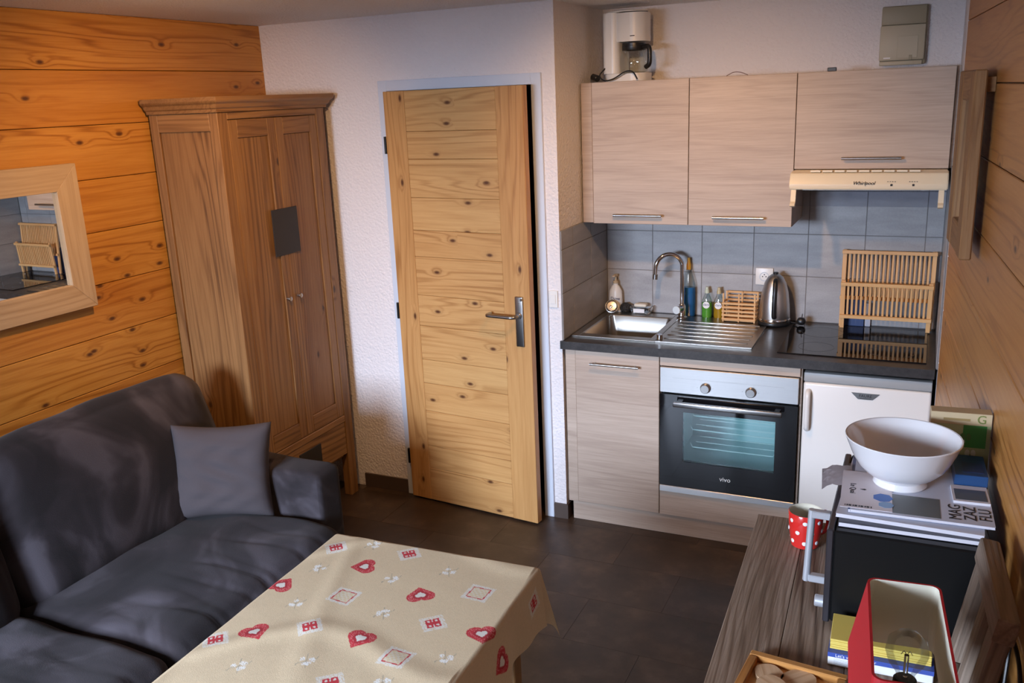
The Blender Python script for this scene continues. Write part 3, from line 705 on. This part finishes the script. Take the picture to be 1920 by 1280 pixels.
# mirror on the left wall
mr = thing('wall_mirror', 'square wall mirror in a wide limed oak frame on the pine wall', 'mirror', (XL+.004, -1.515, 1.540), PI/2-.020)
# local x along world +y, local y toward the wall, front at y=-.03
MW, MH, MF = .285, .280, .100
def mitre(name, par, w, h, f, y0, y1, mat):
    """four mitred frame members; w,h = half outer sizes"""
    out = []
    for k in range(4):
        a, b = (w, h) if k % 2 == 0 else (h, w)
        bm = bmesh.new()
        pts = [(-a, -b), (a, -b), (a-f, -b+f), (-a+f, -b+f)]
        A = [bm.verts.new((p[0], y0, p[1])) for p in pts]; B = [bm.verts.new((p[0], y1, p[1])) for p in pts]
        bm.faces.new(A); bm.faces.new(B)
        for i in range(4): bm.faces.new((A[i], A[(i+1) % 4], B[(i+1) % 4], B[i]))
        bmesh.ops.bevel(bm, geom=bm.edges[:], offset=.0015, segments=1, affect='EDGES')
        out.append(link(name, mesh(bm, name), mat, par, (0, 0, 0), (0, k*PI/2, 0)))
    return out
mitre('frame_member', mr, MW, MH, MF, -.042, -.012, LIMED)
boxes('back_board', mr, [((-MW+.03, -.014, -MH+.03), (MW-.03, -.008, MH-.03))], DARKIN)
box('mirror_glass', mr, (-MW+MF-.012, -.026, -MH+MF-.012), (MW-MF+.012, -.022, MH-MF+.012), plain('silvered_glass', (.88, .90, .90), .01, metal=1.0), bevel=.0)

# sofa
sf = thing('sofa', 'dark grey suede sofa along the pine wall', 'sofa', (XL, -1.0, 0))
L0 = 0.0
box('base', sf, (.06, -2.35, .10), (1.02, -.155, .27), SUEDE, 'y', .02, 3)
cushion('armrest', sf, (.90, .165, .53), SUEDE, (.535, -.078, .355), e=.40, n=20, wr=.003, seed=3)
box('back_frame', sf, (.02, -2.35, .10), (.24, -.01, .78), SUEDE, 'y', .03, 3)
for k, (y0, y1) in enumerate(((-1.045, -.165), (-1.93, -1.05), (-2.35, -1.935))):
    cushion('seat_cushion', sf, (.86, y1-y0, .185), SUEDE, (.690, (y0+y1)/2, .362), e=.75, n=64, puff=.012, wr=.004, seed=10+k, pleats=[(-.36, .004), (-.27, .007), (-.20, .004), (-.10, .006), (-.02, .008), (.06, .004), (.17, .006), (.30, .005)])
for k, (y0, y1) in enumerate(((-1.03, -.02), (-1.93, -1.045))):
    cushion('back_cushion', sf, (.60, y1-y0, .20), SUEDE, (.335, (y0+y1)/2, .660), (0, PI/2-.30-PI, 0), e=.95, n=26, puff=.035, wr=.005, seed=20+k)
for x, y in ((.12, -.08), (.95, -.08), (.12, -2.25), (.95, -2.25)):
    cyl('foot', sf, (x, y, 0), (x, y, .11), .022, BLACK)
# loose pillow in the corner of the sofa
PIL = linen_mat('grey_pillow_cloth', (.066, .054, .058))
po = thing('throw_pillow', 'square charcoal throw pillow leaning in the corner of the sofa', 'pillow', (-.925, -1.285, .463), .50)
bm = bmesh.new(); bmesh.ops.create_cube(bm, size=2.0); bmesh.ops.subdivide_edges(bm, edges=bm.edges[:], cuts=24, use_grid_fill=True)
for v in bm.verts:
    x, y, z = v.co
    e = (1-x**4)*(1-z**4); th = .006+.058*max(e, 0)**.55
    cr_ = 1+.05*(abs(x*z))**2-.035*((1-x*x) if abs(z) > abs(x) else (1-z*z))
    wv = .004*math.sin(9*x+4*math.sin(5*z))*e+.003*math.sin(17*z+3*x)*e
    v.co = (x*.183*cr_, y*th+wv, z*.178*cr_)
pc = link('cover', mesh(bm, 'cover', 'all'), PIL, po, (0, .035, .168), (-.22, .03, 0))

# table and cloth -----------------------------------------------------
TZ = .722; TA = .035
tbl = thing('dining_table', 'narrow table hidden under the printed cloth beside the sofa', 'table', (-.085, -1.69, 0), TA)
TW, TL = .655, 1.15
box('tabletop', tbl, (.0, -TL, .692), (TW, 0, TZ-.003), OAK, 'y', .004)
for x in (.04, TW-.09):
    for y in (-.09, -TL+.04): box('leg', tbl, (x, y, 0), (x+.05, y+.05, .691), OAK, 'z', .003)
# printed motifs: metres across and along the flat cloth, with their turn
REDSQ = [(x, y, .70) for x, y in [(0.046, -0.077), (0.273, -0.04), (0.218, -0.459), (0.506, -0.338), (0.394, -0.631), (0.021, -0.581)]]
PLAID = [(x, y, -.07) for x, y in [(0.218, -0.302), (0.556, -0.171), (0.49, -0.499)]]
FLOW = [(0.067, -0.194), (0.145, -0.026), (0.295, -0.182), (0.429, -0.094), (0.113, -0.372), (0.363, -0.339), (0.148, -0.648), (0.293, -0.581), (0.601, -0.46), (0.507, -0.592)]
HEART = [(0.18, -0.148, -2.67), (0.408, -0.224, 2.15), (0.099, -0.525, -0.64), (0.367, -0.466, -1.64), (0.645, -0.346, -1.1), (0.018, -0.301, 1.41)]
HEART += [(.76, -.31, -1.2), (.30, .10, .5), (-.09, -.15, 2.2)]
REDSQ += [(.735, -.060, .3), (.55, .13, .6), (-.10, -.42, .6)]
# the rest of the cloth, outside the picture, repeats the print
for (lst, dy) in ((REDSQ, -.56), (PLAID, -.5), (HEART, -.52)):
    for m in list(lst)[:6]:
        if m[1]+dy < -.84: lst.append((m[0], m[1]+dy, m[2]))
for m in list(FLOW):
    if m[1]-.63 < -.80: FLOW.append((m[0], m[1]-.63))
def heart(x, y):
    # tip along -y ; unit size about 1
    x = abs(x); y += .25
    if x+y > 1: return math.sqrt((x-.25)**2+(y-.75)**2)-math.sqrt(2)/4
    return min(math.sqrt(x*x+(y-1)**2), math.sqrt((x-.5*max(x+y, 0))**2+(y-.5*max(x+y, 0))**2))*(1 if x > y else -1)
CR_, WH_, RD_, GR_ = (.66, .515, .325), (.70, .66, .58), (.52, .035, .045), (.40, .34, .24)
def hsh(a, b): v = math.sin(a*127.1+b*311.7)*43758.5; return v-math.floor(v)
def paint(s, t):
    n = hsh(round(s*700), round(t*700)); col = tuple(c*(.93+.10*n) for c in CR_)
    for x, y, a in HEART:
        dx, dy = s-x, t-y
        if abs(dx) < .06 and abs(dy) < .06:
            ca, sa = math.cos(-a-PI/2), math.sin(-a-PI/2); u, v = (ca*dx-sa*dy)/.064, (sa*dx+ca*dy)/.064
            d = heart(u, v+.28)
            if d < 0:
                d2 = heart(u*2.7, (v-.06)*2.7+.28)
                if d2 < 0: return WH_
                if d2 < .30: return tuple(c*.75 for c in RD_)
                return RD_ if n > .22 or d > -.04 else (.66, .22, .20)
    for lst, typ in ((REDSQ, 0), (PLAID, 1)):
        for x, y, a in lst:
            dx, dy = s-x, t-y
            if abs(dx) < .07 and abs(dy) < .07:
                ca, sa = math.cos(-a), math.sin(-a); u, v = ca*dx-sa*dy, sa*dx+ca*dy; m = max(abs(u), abs(v))
                if typ == 0 and m < .031:
                    if m > .0185: return WH_ if n > .25 else CR_
                    r4 = math.hypot(abs(u)-.010, abs(v)-.010)
                    return WH_ if r4 < .0038 or (abs(u) < .0014 and abs(v) > .006) else RD_
                if typ == 1 and m < .036:
                    if m > .0262: return WH_ if n > .2 else CR_
                    if m > .0232: return RD_
                    g = (math.floor(u/.007)+math.floor(v/.007)) % 2
                    return (.66, .53, .33) if g else (.68, .60, .46)
    for x, y in FLOW:
        dx, dy = s-x, t-y
        if abs(dx) < .026 and abs(dy) < .026:
            for q in range(5):
                fxq, fyq = x+.014*math.cos(q*1.9+x*40), y+.012*math.sin(q*1.9+x*40); r = math.hypot(s-fxq, t-fyq)
                if r < .0075 and (r < .002 or hsh(round(s*450)+q, round(t*450)) > .38): return (.80, .78, .72)
            if abs(dx-dy*.8+.003*math.sin(dy*300)) < .0014 or abs(dx+dy*.5) < .0012: return GR_
    return col
DROP = .185; ST = .0022
ns = int((TW+2*DROP)/ST); nt = int((.98+DROP)/ST)
verts, cols = [], []
rr = .012
def edge(e):
    """arc length beyond the table edge -> (outward, down)"""
    if e <= 0: return 0.0, 0.0
    a = e/rr
    if a < PI/2: return rr*math.sin(a), rr*(1-math.cos(a))
    return rr+.02*(e-rr*PI/2), rr+(e-rr*PI/2)
for j in range(nt+1):
    t = DROP-j*ST
    for i in range(ns+1):
        s = -DROP+i*ST
        es = max(-s, s-TW, 0); et = max(t, 0); sg = -1 if s < TW/2 else 1
        bx_, by_ = min(max(s, 0), TW), min(t, 0)
        if es > 0 and et > 0:
            e = math.hypot(es, et); phi = math.atan2(et, es); o, dn_ = edge(e)
            fold = .24*max(e-rr, 0)*math.sin(2*phi)**1.2
            ox = sg*(o*math.cos(phi)+fold*.75); oy = o*math.sin(phi)+fold*.35
            x, y, z = bx_+ox, by_+oy, TZ-dn_*(1-.06*math.sin(2*phi))
        elif es > 0:
            o, dn_ = edge(es); wv = .012*(es/DROP)*math.sin(t*17+1)+.006*(es/DROP)*math.sin(t*41)
            x, y, z = bx_+sg*(o+wv+.004*(es/DROP)), t, TZ-dn_
        elif et > 0:
            o, dn_ = edge(et); wv = .012*(et/DROP)*math.sin(s*15)
            x, y, z = s, by_+o+wv+.004*(et/DROP), TZ-dn_
        else:
            x, y = s, t
            z = TZ+.003*max(0, math.sin(11*s+6*t+2*math.sin(5*s)))**6+.004*max(0, math.sin(4.3*s-12*t+1.4*math.sin(7*s)))**9
        verts.append((x, y, z)); cols.append(paint(s, t))
faces = [(j*(ns+1)+i, (j+1)*(ns+1)+i, (j+1)*(ns+1)+i+1, j*(ns+1)+i+1) for j in range(nt) for i in range(ns)]
me = bpy.data.meshes.new('tablecloth'); me.from_pydata(verts, [], faces); me.update()
at_ = me.color_attributes.new('print', 'FLOAT_COLOR', 'POINT')
at_.data.foreach_set('color', [v for c in cols for v in (*c, 1.0)])
for p in me.polygons: p.use_smooth = True
t = NT('printed_linen'); vc = t.n('Attribute', attribute_name='print').outputs['Color']
co = t.n('TexCoord').outputs['Object']
n1 = t.n('TexNoise', {'Vector': co, 'Scale': 500.0, 'Detail': 2.0}); n2 = t.n('TexNoise', {'Vector': co, 'Scale': 12.0, 'Detail': 3.0})
t.bump(t.math('ADD', n1.outputs[0], t.math('MULTIPLY', n2.outputs[0], 2.5)), .16, .004)
CLOTH = t.set(color=t.mix(t.math('MULTIPLY', n1.outputs[0], .16), vc, t.mix(1.0, vc, (.55, .50, .42), 'MULTIPLY')), rough=.92)
tc = link('tablecloth', me, CLOTH, None, (-.085, -1.69, 0), (0, 0, TA))
tag(tc, 'beige linen tablecloth printed with red hearts and checked squares', 'tablecloth')

# ================================================================== RIGHT SIDE
DZ = .80
ds = thing('dresser', 'low brushed grey oak dresser against the right pine wall', 'dresser', (1.110, -1.282, 0), .036)
DL, DD_ = 1.50, .540
for k in range(4):
    x0 = DD_*k/4; box('top_board', ds, (x0+.0006, -DL, DZ-.030), (x0+DD_/4-.0006, 0, DZ), DRESS, 'y', .0012)
box('side', ds, (.022, -.045, .06), (DD_-.01, -.020, DZ-.031), DRESS, 'z')
box('side', ds, (.022, -DL+.02, .06), (DD_-.01, -DL+.045, DZ-.031), DRESS, 'z')
box('bottom', ds, (.022, -DL+.046, .06), (DD_-.01, -.046, .085), DRESS, 'y')
for a, b in ((-.50, -.047), (-.98, -.503), (-DL+.047, -.983)):
    dd = box('door', ds, (.012, a, .09), (.032, b, DZ-.036), DRESS, 'y')
    cyl('knob', dd, (.0, .012, .02), (.0, .034, .02), .012, SATIN)
for x in (.03, DD_-.07):
    for y in (-.07, -DL+.03): box('leg', ds, (x, y, 0), (x+.04, y+.04, .059), DRESS, 'z')
# mug
mg = thing('mug', 'red mug with white polka dots at the end of the dresser', 'mug', (1.258, -1.425, DZ+.0005))
lathe('cup', mg, [(0, 0), (.032, 0), (.036, .003), (.043, .05), (.0455, .098), (.044, .100), (.0425, .098), (.040, .05), (.033, .006), (0, .005)], REDG, seg=36)
lathe('inside_glaze', mg, [(.0437, .1003), (.042, .0985), (.0395, .05), (.0325, .0065), (0, .0058)], plain('cream_glaze', (.72, .66, .52), .2), seg=36)
for j in range(3):
    for k in range(7):
        a = 2*PI*k/7+(j % 2)*PI/7+.3; z = .021+j*.030; r = (.0362+.0068*z/.05 if z < .05 else .043+.0025*(z-.05)/.048)+.0002
        b = lathe('dot', mg, [(0, .0010), (.0045, .0006), (.0060, -.0004)], PRWHITE, (r*math.cos(a), r*math.sin(a), z), 14, (0, PI/2-.08, a))
tube('mug_handle', mg, [(.042*.72, .042*.70, .085), (.066*.72, .066*.70, .082), (.072*.72, .072*.7, .05), (.062*.72, .062*.7, .025), (.036*.72, .036*.7, .024)], .005, REDG, 8)
# microwave (front faces -x)
MX0, MY0, MY1, MZ = 1.350, -1.800, -1.335, 1.040
mw = thing('microwave', 'black microwave oven with silver vertical bar handle on the dresser', 'microwave', (0, 0, DZ))
mh = MZ-DZ
box('body', mw, (MX0+.008, MY0, .012), (1.655, MY1, mh), BLACKM, bevel=.004)
box('front_panel', mw, (MX0-.008, MY0, .008), (MX0+.0075, MY1, mh+.001), plain('dark_silver_panel', (.10, .095, .11), .3, metal=.8), 'y', .003)
SILV = plain('pale_silver', (.62, .63, .66), .35, metal=.55)
hbm = cyl('handle', mw, (1.292, -1.690, .045), (1.299, -1.690, .232), .0085, SILV, 16)
for z in (.055, .222): box('handle_post', mw, (1.298, -1.700, z-.009), (MX0-.0085, -1.680, z+.009), SILV, bevel=.002)
for z, y in ((.022, -1.755),): cyl('dial', mw, (MX0-.0085, y, z+.012), (MX0-.030, y, z+.012), .014, SILV)
for x in (1.38, 1.63):
    for y in (MY0+.03, MY1-.03): cyl('foot', mw, (x, y, 0), (x, y, .0125), .012, BLACK)
# magazines and papers on the microwave
z = MZ+.0015
PAPER = plain('paper', (.66, .63, .66), .6); PAPER2 = plain('bluish_paper', (.55, .57, .66), .55)
def mag(name, label, cx0, cy0, w, d, h, rz, mat, cat='magazine'):
    global z
    m = thing(name, label, cat, (cx0, cy0, z), rz, 'papers on the microwave')
    box('pages', m, (-w/2+.001, -d/2+.001, .0004), (w/2-.001, d/2-.001, h-.0004), PAPER, bevel=0)
    boxes('cover', m, [((-w/2, -d/2, h-.0004), (w/2, d/2, h)), ((-w/2, -d/2, 0), (w/2, d/2, .0004))], mat)
    z += h+.0004
    return m, h
mag('magazine', 'dark thick catalogue at the bottom of the paper stack', 1.505, -1.600, .290, .350, .010, .02, plain('dark_cover', (.03, .03, .05), .3))
mag('magazine', 'white spined magazine above the dark catalogue', 1.510, -1.585, .300, .345, .009, -.03, PAPER)
mag('magazine', 'blue grey magazine in the middle of the paper stack', 1.515, -1.570, .285, .330, .008, .04, plain('blue_cover', (.10, .14, .26), .35))
m, h = mag('magazine', 'glossy magazine with big block letters under the white bowl', 1.525, -1.590, .290, .320, .006, .03, PAPER2)
for k, s in enumerate(('MAG', 'ZAZ', 'FLU')):
    text('lettering', m, s, .036, (.070+k*.030, -.105, h+.0003), (0, 0, PI/2), INK)
box('cover_picture', m, (-.06, -.15, h), (.04, -.05, h+.0006), plain('photo_grey', (.12, .13, .13), .4), bevel=0)
lf = thing('leaflet', 'pale leaflet with blue flower print at the front edge of the stack', 'leaflet', (1.412, -1.640, z), .05, 'papers on the microwave')
box('sheet', lf, (-.055, -.105, 0), (.055, .105, .0012), plain('pale_pink_paper', (.66, .59, .60), .6), bevel=0)
lathe('flower_print', lf, [(0, 0), (.022, 0), (.022, .0004), (0, .0004)], plain('print_blue', (.05, .14, .42), .5), (.035, -.035, .0013), 7)
lathe('flower_print', lf, [(0, 0), (.017, 0), (.017, .0004), (0, .0004)], plain('print_pale_blue', (.20, .32, .50), .5), (.042, -.072, .0013), 7)
text('lettering', lf, 'Le Quai', .018, (-.030, .000, .0014), (0, 0, -PI/2), INK)
prism('leaf_mark', lf, [(-.014, 0), (-.004, .004), (.0, .0), (-.004, -.004)], 'z', .0012, .0016, INK)
for k in range(14): box('bar_print', lf, (-.045+k*.0042, -.098, .0012), (-.0433+k*.0042+.0012*(k % 3), -.090, .0015), INK, bevel=0)
lf2 = thing('leaflet', 'crumpled pale paper overhanging the edge beside the microwave handle', 'leaflet', (1.335, -1.560, z-.004), .1, 'papers on the microwave')
bm = bmesh.new(); g = [[bm.verts.new((-.03+.07*i/6, -.06+.12*j/8, .0015+.010*math.sin(i*.9+j*1.1)**2*(1-i/6)-.018*(1-i/6)**2)) for j in range(9)] for i in range(7)]
for i in range(6):
    for j in range(8): bm.faces.new((g[i][j], g[i+1][j], g[i+1][j+1], g[i][j+1]))
bmesh.ops.solidify(bm, geom=bm.faces[:], thickness=.0008)
link('sheet', mesh(bm, 'sheet', 'all'), plain('pale_pink_paper', (0, 0, 0)), lf2)
# bowl
bw = thing('salad_bowl', 'large white footed ceramic bowl on the papers', 'bowl', (1.481, -1.572, z))
R_ = .128
lathe('bowl', bw, [(0, .006), (.052, .006), (.058, .0), (.060, .003), (.056, .016), (.060, .020), (.080, .032), (.098, .051), (.111, .075), (.121, .100), (R_, .117), (R_-.001, .1195), (R_-.004, .1185), (.117, .100), (.107, .076), (.094, .054), (.076, .037), (.050, .028), (0, .024)], CERAMIC, seg=64)
# cartons at the far right of the microwave
tb_ = thing('tea_carton', 'yellow and green tea carton standing behind the bowl', 'carton', (1.606, -1.372, MZ+.046), .07)
box('carton', tb_, (-.068, -.020, -.0445), (.068, .022, .118), plain('tea_cream', (.60, .47, .28), .5), bevel=.001)
box('front_print', tb_, (-.067, -.0208, -.043), (.067, -.0201, .088), plain('tea_pale_green', (.42, .46, .24), .5), bevel=0)
box('green_print', tb_, (.006, -.0214, .030), (.058, -.0209, .088), plain('tea_green', (.05, .26, .05), .5), bevel=0)
for k in range(9):
    lathe('leaf_print', tb_, [(0, 0), (.010, 0), (.010, .0004), (0, .0004)], plain('leaf_green' if k % 2 else 'leaf_pale', (.08, .20, .05) if k % 2 else (.60, .62, .52), .5), (-.02+.013*(k % 5), -.0218-.0003*k, .016+.014*(k % 4)), 8, FRONT, sx=.6)
text('lettering', tb_, 'G', .030, (.045, -.0210, .103), FRONT, plain('tea_dark', (.20, .24, .06), .5))
box('printed_bar', tb_, (-.04, -.0209, .098), (.02, -.0204, .104), plain('tea_brown', (.36, .25, .10), .5), bevel=0)
zb = z
bc_ = thing('blue_carton', 'flat deep blue carton on the papers at the right of the bowl', 'carton', (1.634, -1.478, zb), .05)
box('carton', bc_, (-.040, -.070, 0), (.030, .060, .030), plain('deep_blue_print', (.012, .055, .16), .45), bevel=.001)
box('print', bc_, (-.022, -.050, .030), (.022, .010, .0306), plain('print_navy', (.01, .03, .12), .4), bevel=0)
pk = thing('photo_card', 'grey photo card lying in front of the deep blue carton', 'card', (1.632, -1.598, zb), .06)
box('card', pk, (-.040, -.045, 0), (.035, .045, .006), PAPER, bevel=0)
box('print', pk, (-.035, -.036, .006), (.030, .022, .0065), plain('photo_dim', (.09, .11, .14), .4), bevel=0)

# yellow pad and brochure block in front of the microwave
br = thing('brochure_stack', 'white and blue brochure box lying in front of the microwave', 'brochures', (1.370, -1.950, DZ+.0005), .02)
box('block', br, (0, 0, 0), (.205, .135, .030), PRWHITE, bevel=.0015)
bnd = box('blue_band', br, (-.0005, -.0006, .0205), (.2055, .05, .0308), plain('band_blue', (.05, .09, .36), .45), bevel=0)
text('lettering', br, "Let's work together", .010, (.055, -.0010, .0255), FRONT, PRWHITE)
for k in range(5): box('printed_line', br, (.012, -.0007, .004+k*.003), (.085, -.0002, .0046+k*.003), plain('line_grey', (.45, .47, .50), .6), bevel=0)
yp = thing('yellow_pad', 'thick yellow paper pad on top of the brochure box', 'notepad', (1.372, -1.937, DZ+.032), .03)
for k in range(5): box('sheet_block', yp, (.0015*(k % 2), .001*(k % 3), k*.0046), (.198, .105, k*.0046+.0044), plain('yellow_paper', (.72, .55, .12), .7), bevel=.0008)
box('printed_mark', yp, (.060, .048, .0228), (.095, .0505, .0233), plain('mark_brown', (.22, .14, .04), .6), bevel=0)

# lamp with a red shade and a clear bulb
lp = thing('table_lamp', 'table lamp with open red rectangular shade and clear bulb', 'lamp', (1.515, -2.412, DZ+.006), .085)
def rr3(w, d, r, z): return [(x, y, z) for x, y in rrect(w, d, r, 5)]
bm = bmesh.new()
lay = [rr3(.150, .560, .018, .190), rr3(.112, .285, .016, .395), rr3(.104, .277, .013, .395), rr3(.142, .552, .015, .190)]
RG = [[bm.verts.new(p) for p in q] for q in lay]
for a, b, mi in ((0, 1, 0), (1, 2, 0), (2, 3, 1), (3, 0, 0)):
    for k in range(len(RG[0])):
        k2 = (k+1) % len(RG[0]); f = bm.faces.new((RG[a][k], RG[a][k2], RG[b][k2], RG[b][k])); f.material_index = mi
me = mesh(bm, 'shade'); me.materials.append(RED); me.materials.append(plain('shade_lining', (.84, .79, .64), .8))
link('shade', me, None, lp)
cyl('base', lp, (0, 0, -.0055), (0, 0, .022), .062, BLACK, 32)
cyl('stem', lp, (0, 0, .0225), (0, 0, .255), .010, BLACK)
sk_ = cyl('socket', lp, (0, .0, .2555), (0, .0, .310), .021, BLACK, 24, .017)
bl = lathe('bulb', lp, [(.013, .311), (.014, .320), (.026, .338), (.031, .355), (.028, .374), (.016, .386), (0, .390)], THIN, seg=32)
cyl('filament_stem', bl, (0, 0, .312), (0, 0, .350), .0035, CLEAR, 10)
tube('filament', bl, [(-.008, 0, .350), (-.004, 0, .356), (0, 0, .350), (.004, 0, .356), (.008, 0, .350)], .0006, SATIN, 6)
tube('shade_spider', lp, [(-.062, 0, .285), (-.02, 0, .283), (.02, 0, .283), (.062, 0, .285)], .002, BLACK, 8)
# tray of wooden discs
ty = thing('wooden_tray', 'honey coloured wooden tray near the edge of the dresser', 'tray', (1.217, -1.985, DZ+.0005), -.10)
boxes('tray_floor', ty, [((.008, -.392, .001), (.192, -.008, .006))], BAMBOO)
box('tray_side', ty, (0, -.018, 0), (.20, 0, .022), PINE_R, 'x', .002); box('tray_side', ty, (0, -.40, 0), (.20, -.382, .022), PINE_R, 'x', .002)
box('tray_side', ty, (0, -.381, 0), (.018, -.019, .022), PINE_R, 'y', .002); box('tray_side', ty, (.182, -.381, 0), (.20, -.019, .022), PINE_R, 'y', .002)
DISC = wood('pale_slice', (.44, .24, .11), (.56, .35, .19), (.66, .45, .27), rings=20, rough=.6)
k = 0
for (x, y, r, zz) in ((.052, -.055, .030, 0), (.112, -.050, .034, .0), (.070, -.105, .032, .006), (.140, -.100, .030, .004), (.050, -.165, .030, 0), (.115, -.160, .034, 0), (.150, -.225, .028, 0), (.070, -.235, .034, 0), (.120, -.300, .032, 0)):
    rnd = random.Random(k); k += 1; bm = bmesh.new(); n = 22
    rad = [r*(1+.06*math.sin(2*PI*i/n*2+k)+.03*math.sin(2*PI*i/n*5+k)) for i in range(n)]
    A = [bm.verts.new((rad[i]*math.cos(2*PI*i/n), rad[i]*math.sin(2*PI*i/n), 0)) for i in range(n)]; B = [bm.verts.new((v.co.x, v.co.y, .008)) for v in A]
    bm.faces.new(A); bm.faces.new(B)
    for i in range(n): bm.faces.new((A[i], A[(i+1) % n], B[(i+1) % n], B[i]))
    ca, sa = math.cos(-.10), math.sin(-.10)
    o = link('wooden_slice', mesh(bm, 'wooden_slice'), DISC, None, (1.217+ca*x-sa*y, -1.985+sa*x+ca*y, DZ+.0075+(.0085 if zz else 0)), (0, 0, rnd.uniform(0, 6)))
    tag(o, 'thin pale wooden slice lying loose in the wooden tray', 'wood slice', 'slices in the tray')
# weathered frame leaning on the wall
wf = thing('weathered_frame', 'weathered driftwood frame leaning on the wall beside the lamp', 'frame', (1.592, -1.875, DZ+.0065), WA-.02)
lean = Matrix.Rotation(.17, 4, 'Y')
def wfbox(name, lo, hi, grain):
    lo, hi = Vector(lo), Vector(hi); d = hi-lo; c = (lo+hi)/2
    dd = Vector((d.z, d.y, d.x)) if grain == 'z' else Vector((d.y, d.x, d.z))
    bm = bmesh.new(); bmbox(bm, -dd/2, dd/2); bmesh.ops.bevel(bm, geom=bm.edges[:], offset=.003, segments=1, affect='EDGES')
    r = lean.to_3x3() @ (Matrix.Rotation(-PI/2, 3, 'Y') if grain == 'z' else Matrix.Rotation(PI/2, 3, 'Z'))
    link(name, mesh(bm, name), DRIFT, wf, lean @ c, r.to_euler())
wfbox('stile', (0, -.055, .0), (.030, 0, .255), 'z'); wfbox('stile', (0, -.290, .0), (.030, -.235, .255), 'z')
wfbox('rail', (-.004, -.300, .256), (.032, .008, .305), 'y'); wfbox('rail', (.002, -.2345, .0), (.028, -.0555, .05), 'y')
wfbox('inner_slat', (.006, -.150, .051), (.024, -.110, .255), 'z')
tag(tube('black_cable', None, [(1.690, -2.02, .815), (1.700, -1.97, .93), (1.697, -2.02, .985), (1.706, -2.10, .96), (1.712, -2.16, .83), (1.700, -2.25, .806)], .004, BLACK, 8), 'black power cable looping against the right wall beside the frame', 'cable')

# rustic frame on the right wall
rf = thing('rustic_wall_frame', 'rustic brown wooden frame hung on the right pine wall', 'frame', (XR+.0741*.70, -.70, 1.755), WA)
# local: -x faces the room, y along the wall
fy0, fy1, fz0, fz1 = -.200, .19, -.260, .262
X0, X1 = -.058, -.026
box('stile', rf, (X0, fy0, fz0), (X1, fy0+.095, fz1), RUSTIC, 'z', .004)
box('stile', rf, (X0, fy1-.095, fz0), (X1, fy1, fz1), RUSTIC, 'z', .004)
box('rail', rf, (X0+.002, fy0+.096, fz1-.085), (X1-.002, fy1-.096, fz1), RUSTIC, 'y', .004)
box('rail', rf, (X0+.002, fy0+.096, fz0), (X1-.002, fy1-.096, fz0+.085), RUSTIC, 'y', .004)
box('panel', rf, (X1-.012, fy0+.08, fz0+.07), (X1+.002, fy1-.08, fz1-.07), plain('silvered_glass', (0, 0, 0)), bevel=0)
for y in (fy0+.05, fy1-.05): box('spacer', rf, (X1, y-.02, fz1-.06), (-.001, y+.02, fz1-.02), RUSTIC, 'x', .001)

# ================================================================== ceiling lamps (above the frame) and their light
LAMPC = (1, .56, .25)
def spot_lamp(label, x, y, aim, power, size, blend=.6):
    r = thing('ceiling_spotlight', label, 'ceiling lamp', (x, y, H))
    cyl('canopy', r, (0, 0, -.0005), (0, 0, -.014), .045, WHITE, 28)
    d = (Vector(aim)-Vector((x, y, H-.045))).normalized(); p = Vector((0, 0, -.045))
    cyl('stem', r, (0, 0, -.014), p, .007, WHITE, 12)
    q = d.to_track_quat('Z', 'Y').to_euler()
    lathe('head', r, [(.012, -.020), (.026, -.012), (.032, .022), (.0305, .022), (.024, -.008), (0, -.010)], WHITE, p, 28, q)
    l = bpy.data.lights.new('spot_bulb', 'SPOT'); l.energy = power; l.color = LAMPC; l.spot_size = size; l.spot_blend = blend; l.shadow_soft_size = .025
    o = bpy.data.objects.new('spot_bulb', l); COL.objects.link(o); o.parent = r; o.location = p+d*.024
    o.rotation_euler = (-d).to_track_quat('Z', 'Y').to_euler()
spot_lamp('white ceiling spotlight aimed at the kitchenette', .60, -1.05, (.50, .6, .85), 46, 1.85, 1.0)
spot_lamp('white ceiling spotlight aimed at the pine wall', -.30, -1.62, (-1.45, -.80, 1.38), 62, 1.75, 1.0)
